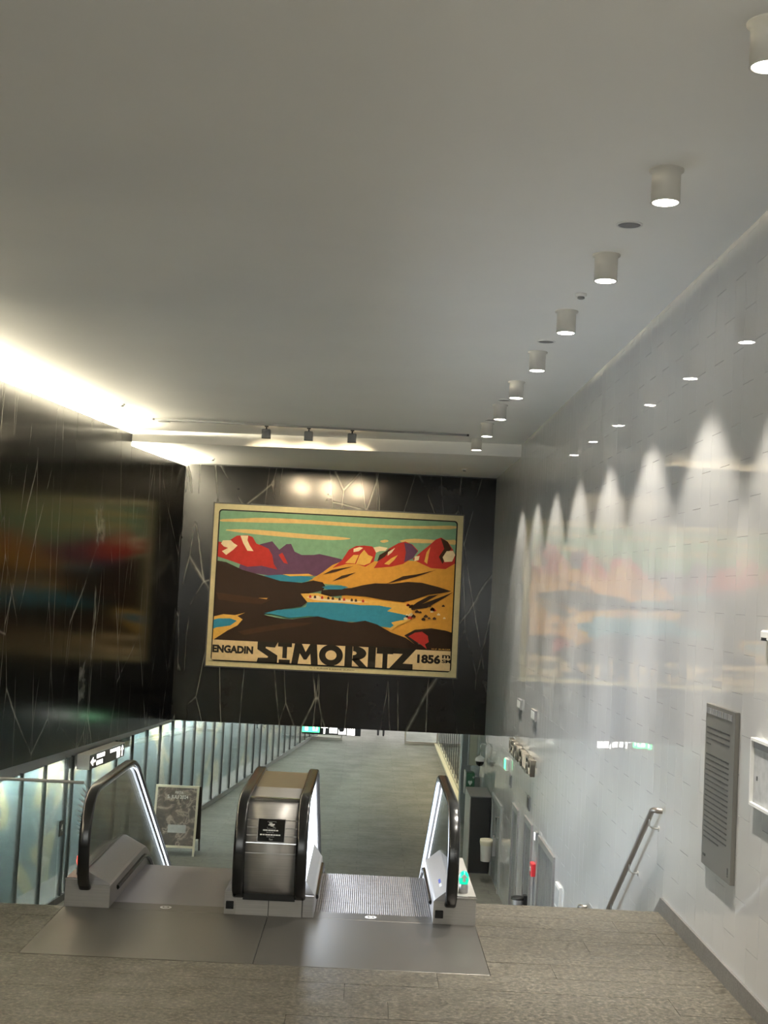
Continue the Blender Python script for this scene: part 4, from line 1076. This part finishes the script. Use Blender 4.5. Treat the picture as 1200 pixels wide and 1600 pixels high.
for k, (a, b_, c, d) in enumerate(((-4.02, -3.64, .46, .62), )):
    P = []
    for t in (-.012, -.004):
        for x, z in ((a, ZF+c), (b_, ZF+c), (b_, ZF+d), (a, ZF+d)): P.append((x, 28.70-(.30-.20*(z-ZF))+t, z))
    MB().add(P, [(0,1,2,3), (7,6,5,4), (0,4,5,1), (1,5,6,2), (2,6,7,3), (3,7,4,0)]).build('pasted_note', 'paper', bp)

# ------------------------------------------------------------------ unseen ceiling lamps added to light the corridor
for k, y in enumerate((32.5, 36, 39.5, 43, 46.5, 50)):
    e = empty('corridor_fill_lamp', (-.2, y, -.2), 'unseen linear cool white lamp added to light the corridor, number %s from the poster wall' % ('one', 'two', 'three', 'four', 'five', 'six')[k], 'ceiling light', 'added corridor lamps')
    MB().box(-1.2, .8, y-.09, y+.09, -.25, -.2).build('casing', 'white_paint', e); MB().box(-1.17, .77, y-.07, y+.07, -.257, -.25).build('diffuser', 'corridor_fill_led', e)
# lamps under the landing slab and over the lower stairs lobby
# ------------------------------------------------------------------ person at the far end
pe = empty('person', (.70, 53.0, ZF), 'person in dark clothes walking away at the far end of the corridor', 'person')
def skinned(name, nodes, edges_, m, par):
    me = bpy.data.meshes.new(name); o0 = rootloc(par)
    me.from_pydata([(p[0], p[1], p[2]) for p in nodes], edges_, []); me.materials.append(MATS[m])
    o = bpy.data.objects.new(name, me); COL.objects.link(o); o.parent = par
    md = o.modifiers.new('skin', 'SKIN'); md.use_smooth_shade = True
    for v, p in zip(me.skin_vertices[0].data, nodes): v.radius = (p[3], p[4] if len(p) > 4 else p[3])
    me.skin_vertices[0].data[0].use_root = True
    o.modifiers.new('sub', 'SUBSURF').levels = 1; o.modifiers['sub'].render_levels = 1
    return o
N = [(0,0,.95,.16,.12), (0,0,1.12,.15,.11), (0,0,1.32,.18,.12), (0,0,1.46,.09), (0,0,1.53,.055), (0,.02,1.60,.075,.09), (0,.02,1.70,.085,.10), (0,.01,1.77,.05),
     (-.10,0,.88,.10), (-.11,.10,.50,.065), (-.11,.02,.10,.045), (-.11,.14,.04,.04), (.10,0,.88,.10), (.10,-.06,.50,.065), (.10,-.26,.16,.045), (.10,-.16,.04,.04),
     (-.20,0,1.40,.06), (-.27,-.04,1.12,.045), (-.27,.06,.88,.035), (-.27,.09,.80,.035), (.20,0,1.40,.06), (.27,.05,1.12,.045), (.27,.12,.90,.035), (.27,.15,.82,.035)]
ED = [(0,1),(1,2),(2,3),(3,4),(4,5),(5,6),(6,7),(0,8),(8,9),(9,10),(10,11),(0,12),(12,13),(13,14),(14,15),(2,16),(16,17),(17,18),(18,19),(2,20),(20,21),(21,22),(22,23)]
skinned('body', N, ED, 'trousers', pe)
MB().lathe([(.03, 1.80), (.08, 1.77), (.098, 1.70), (.09, 1.62), (.05, 1.59)], (.70, 53.0+.015, ZF), 16).build('hair', 'hair', pe)
bpy.context.view_layer.update()
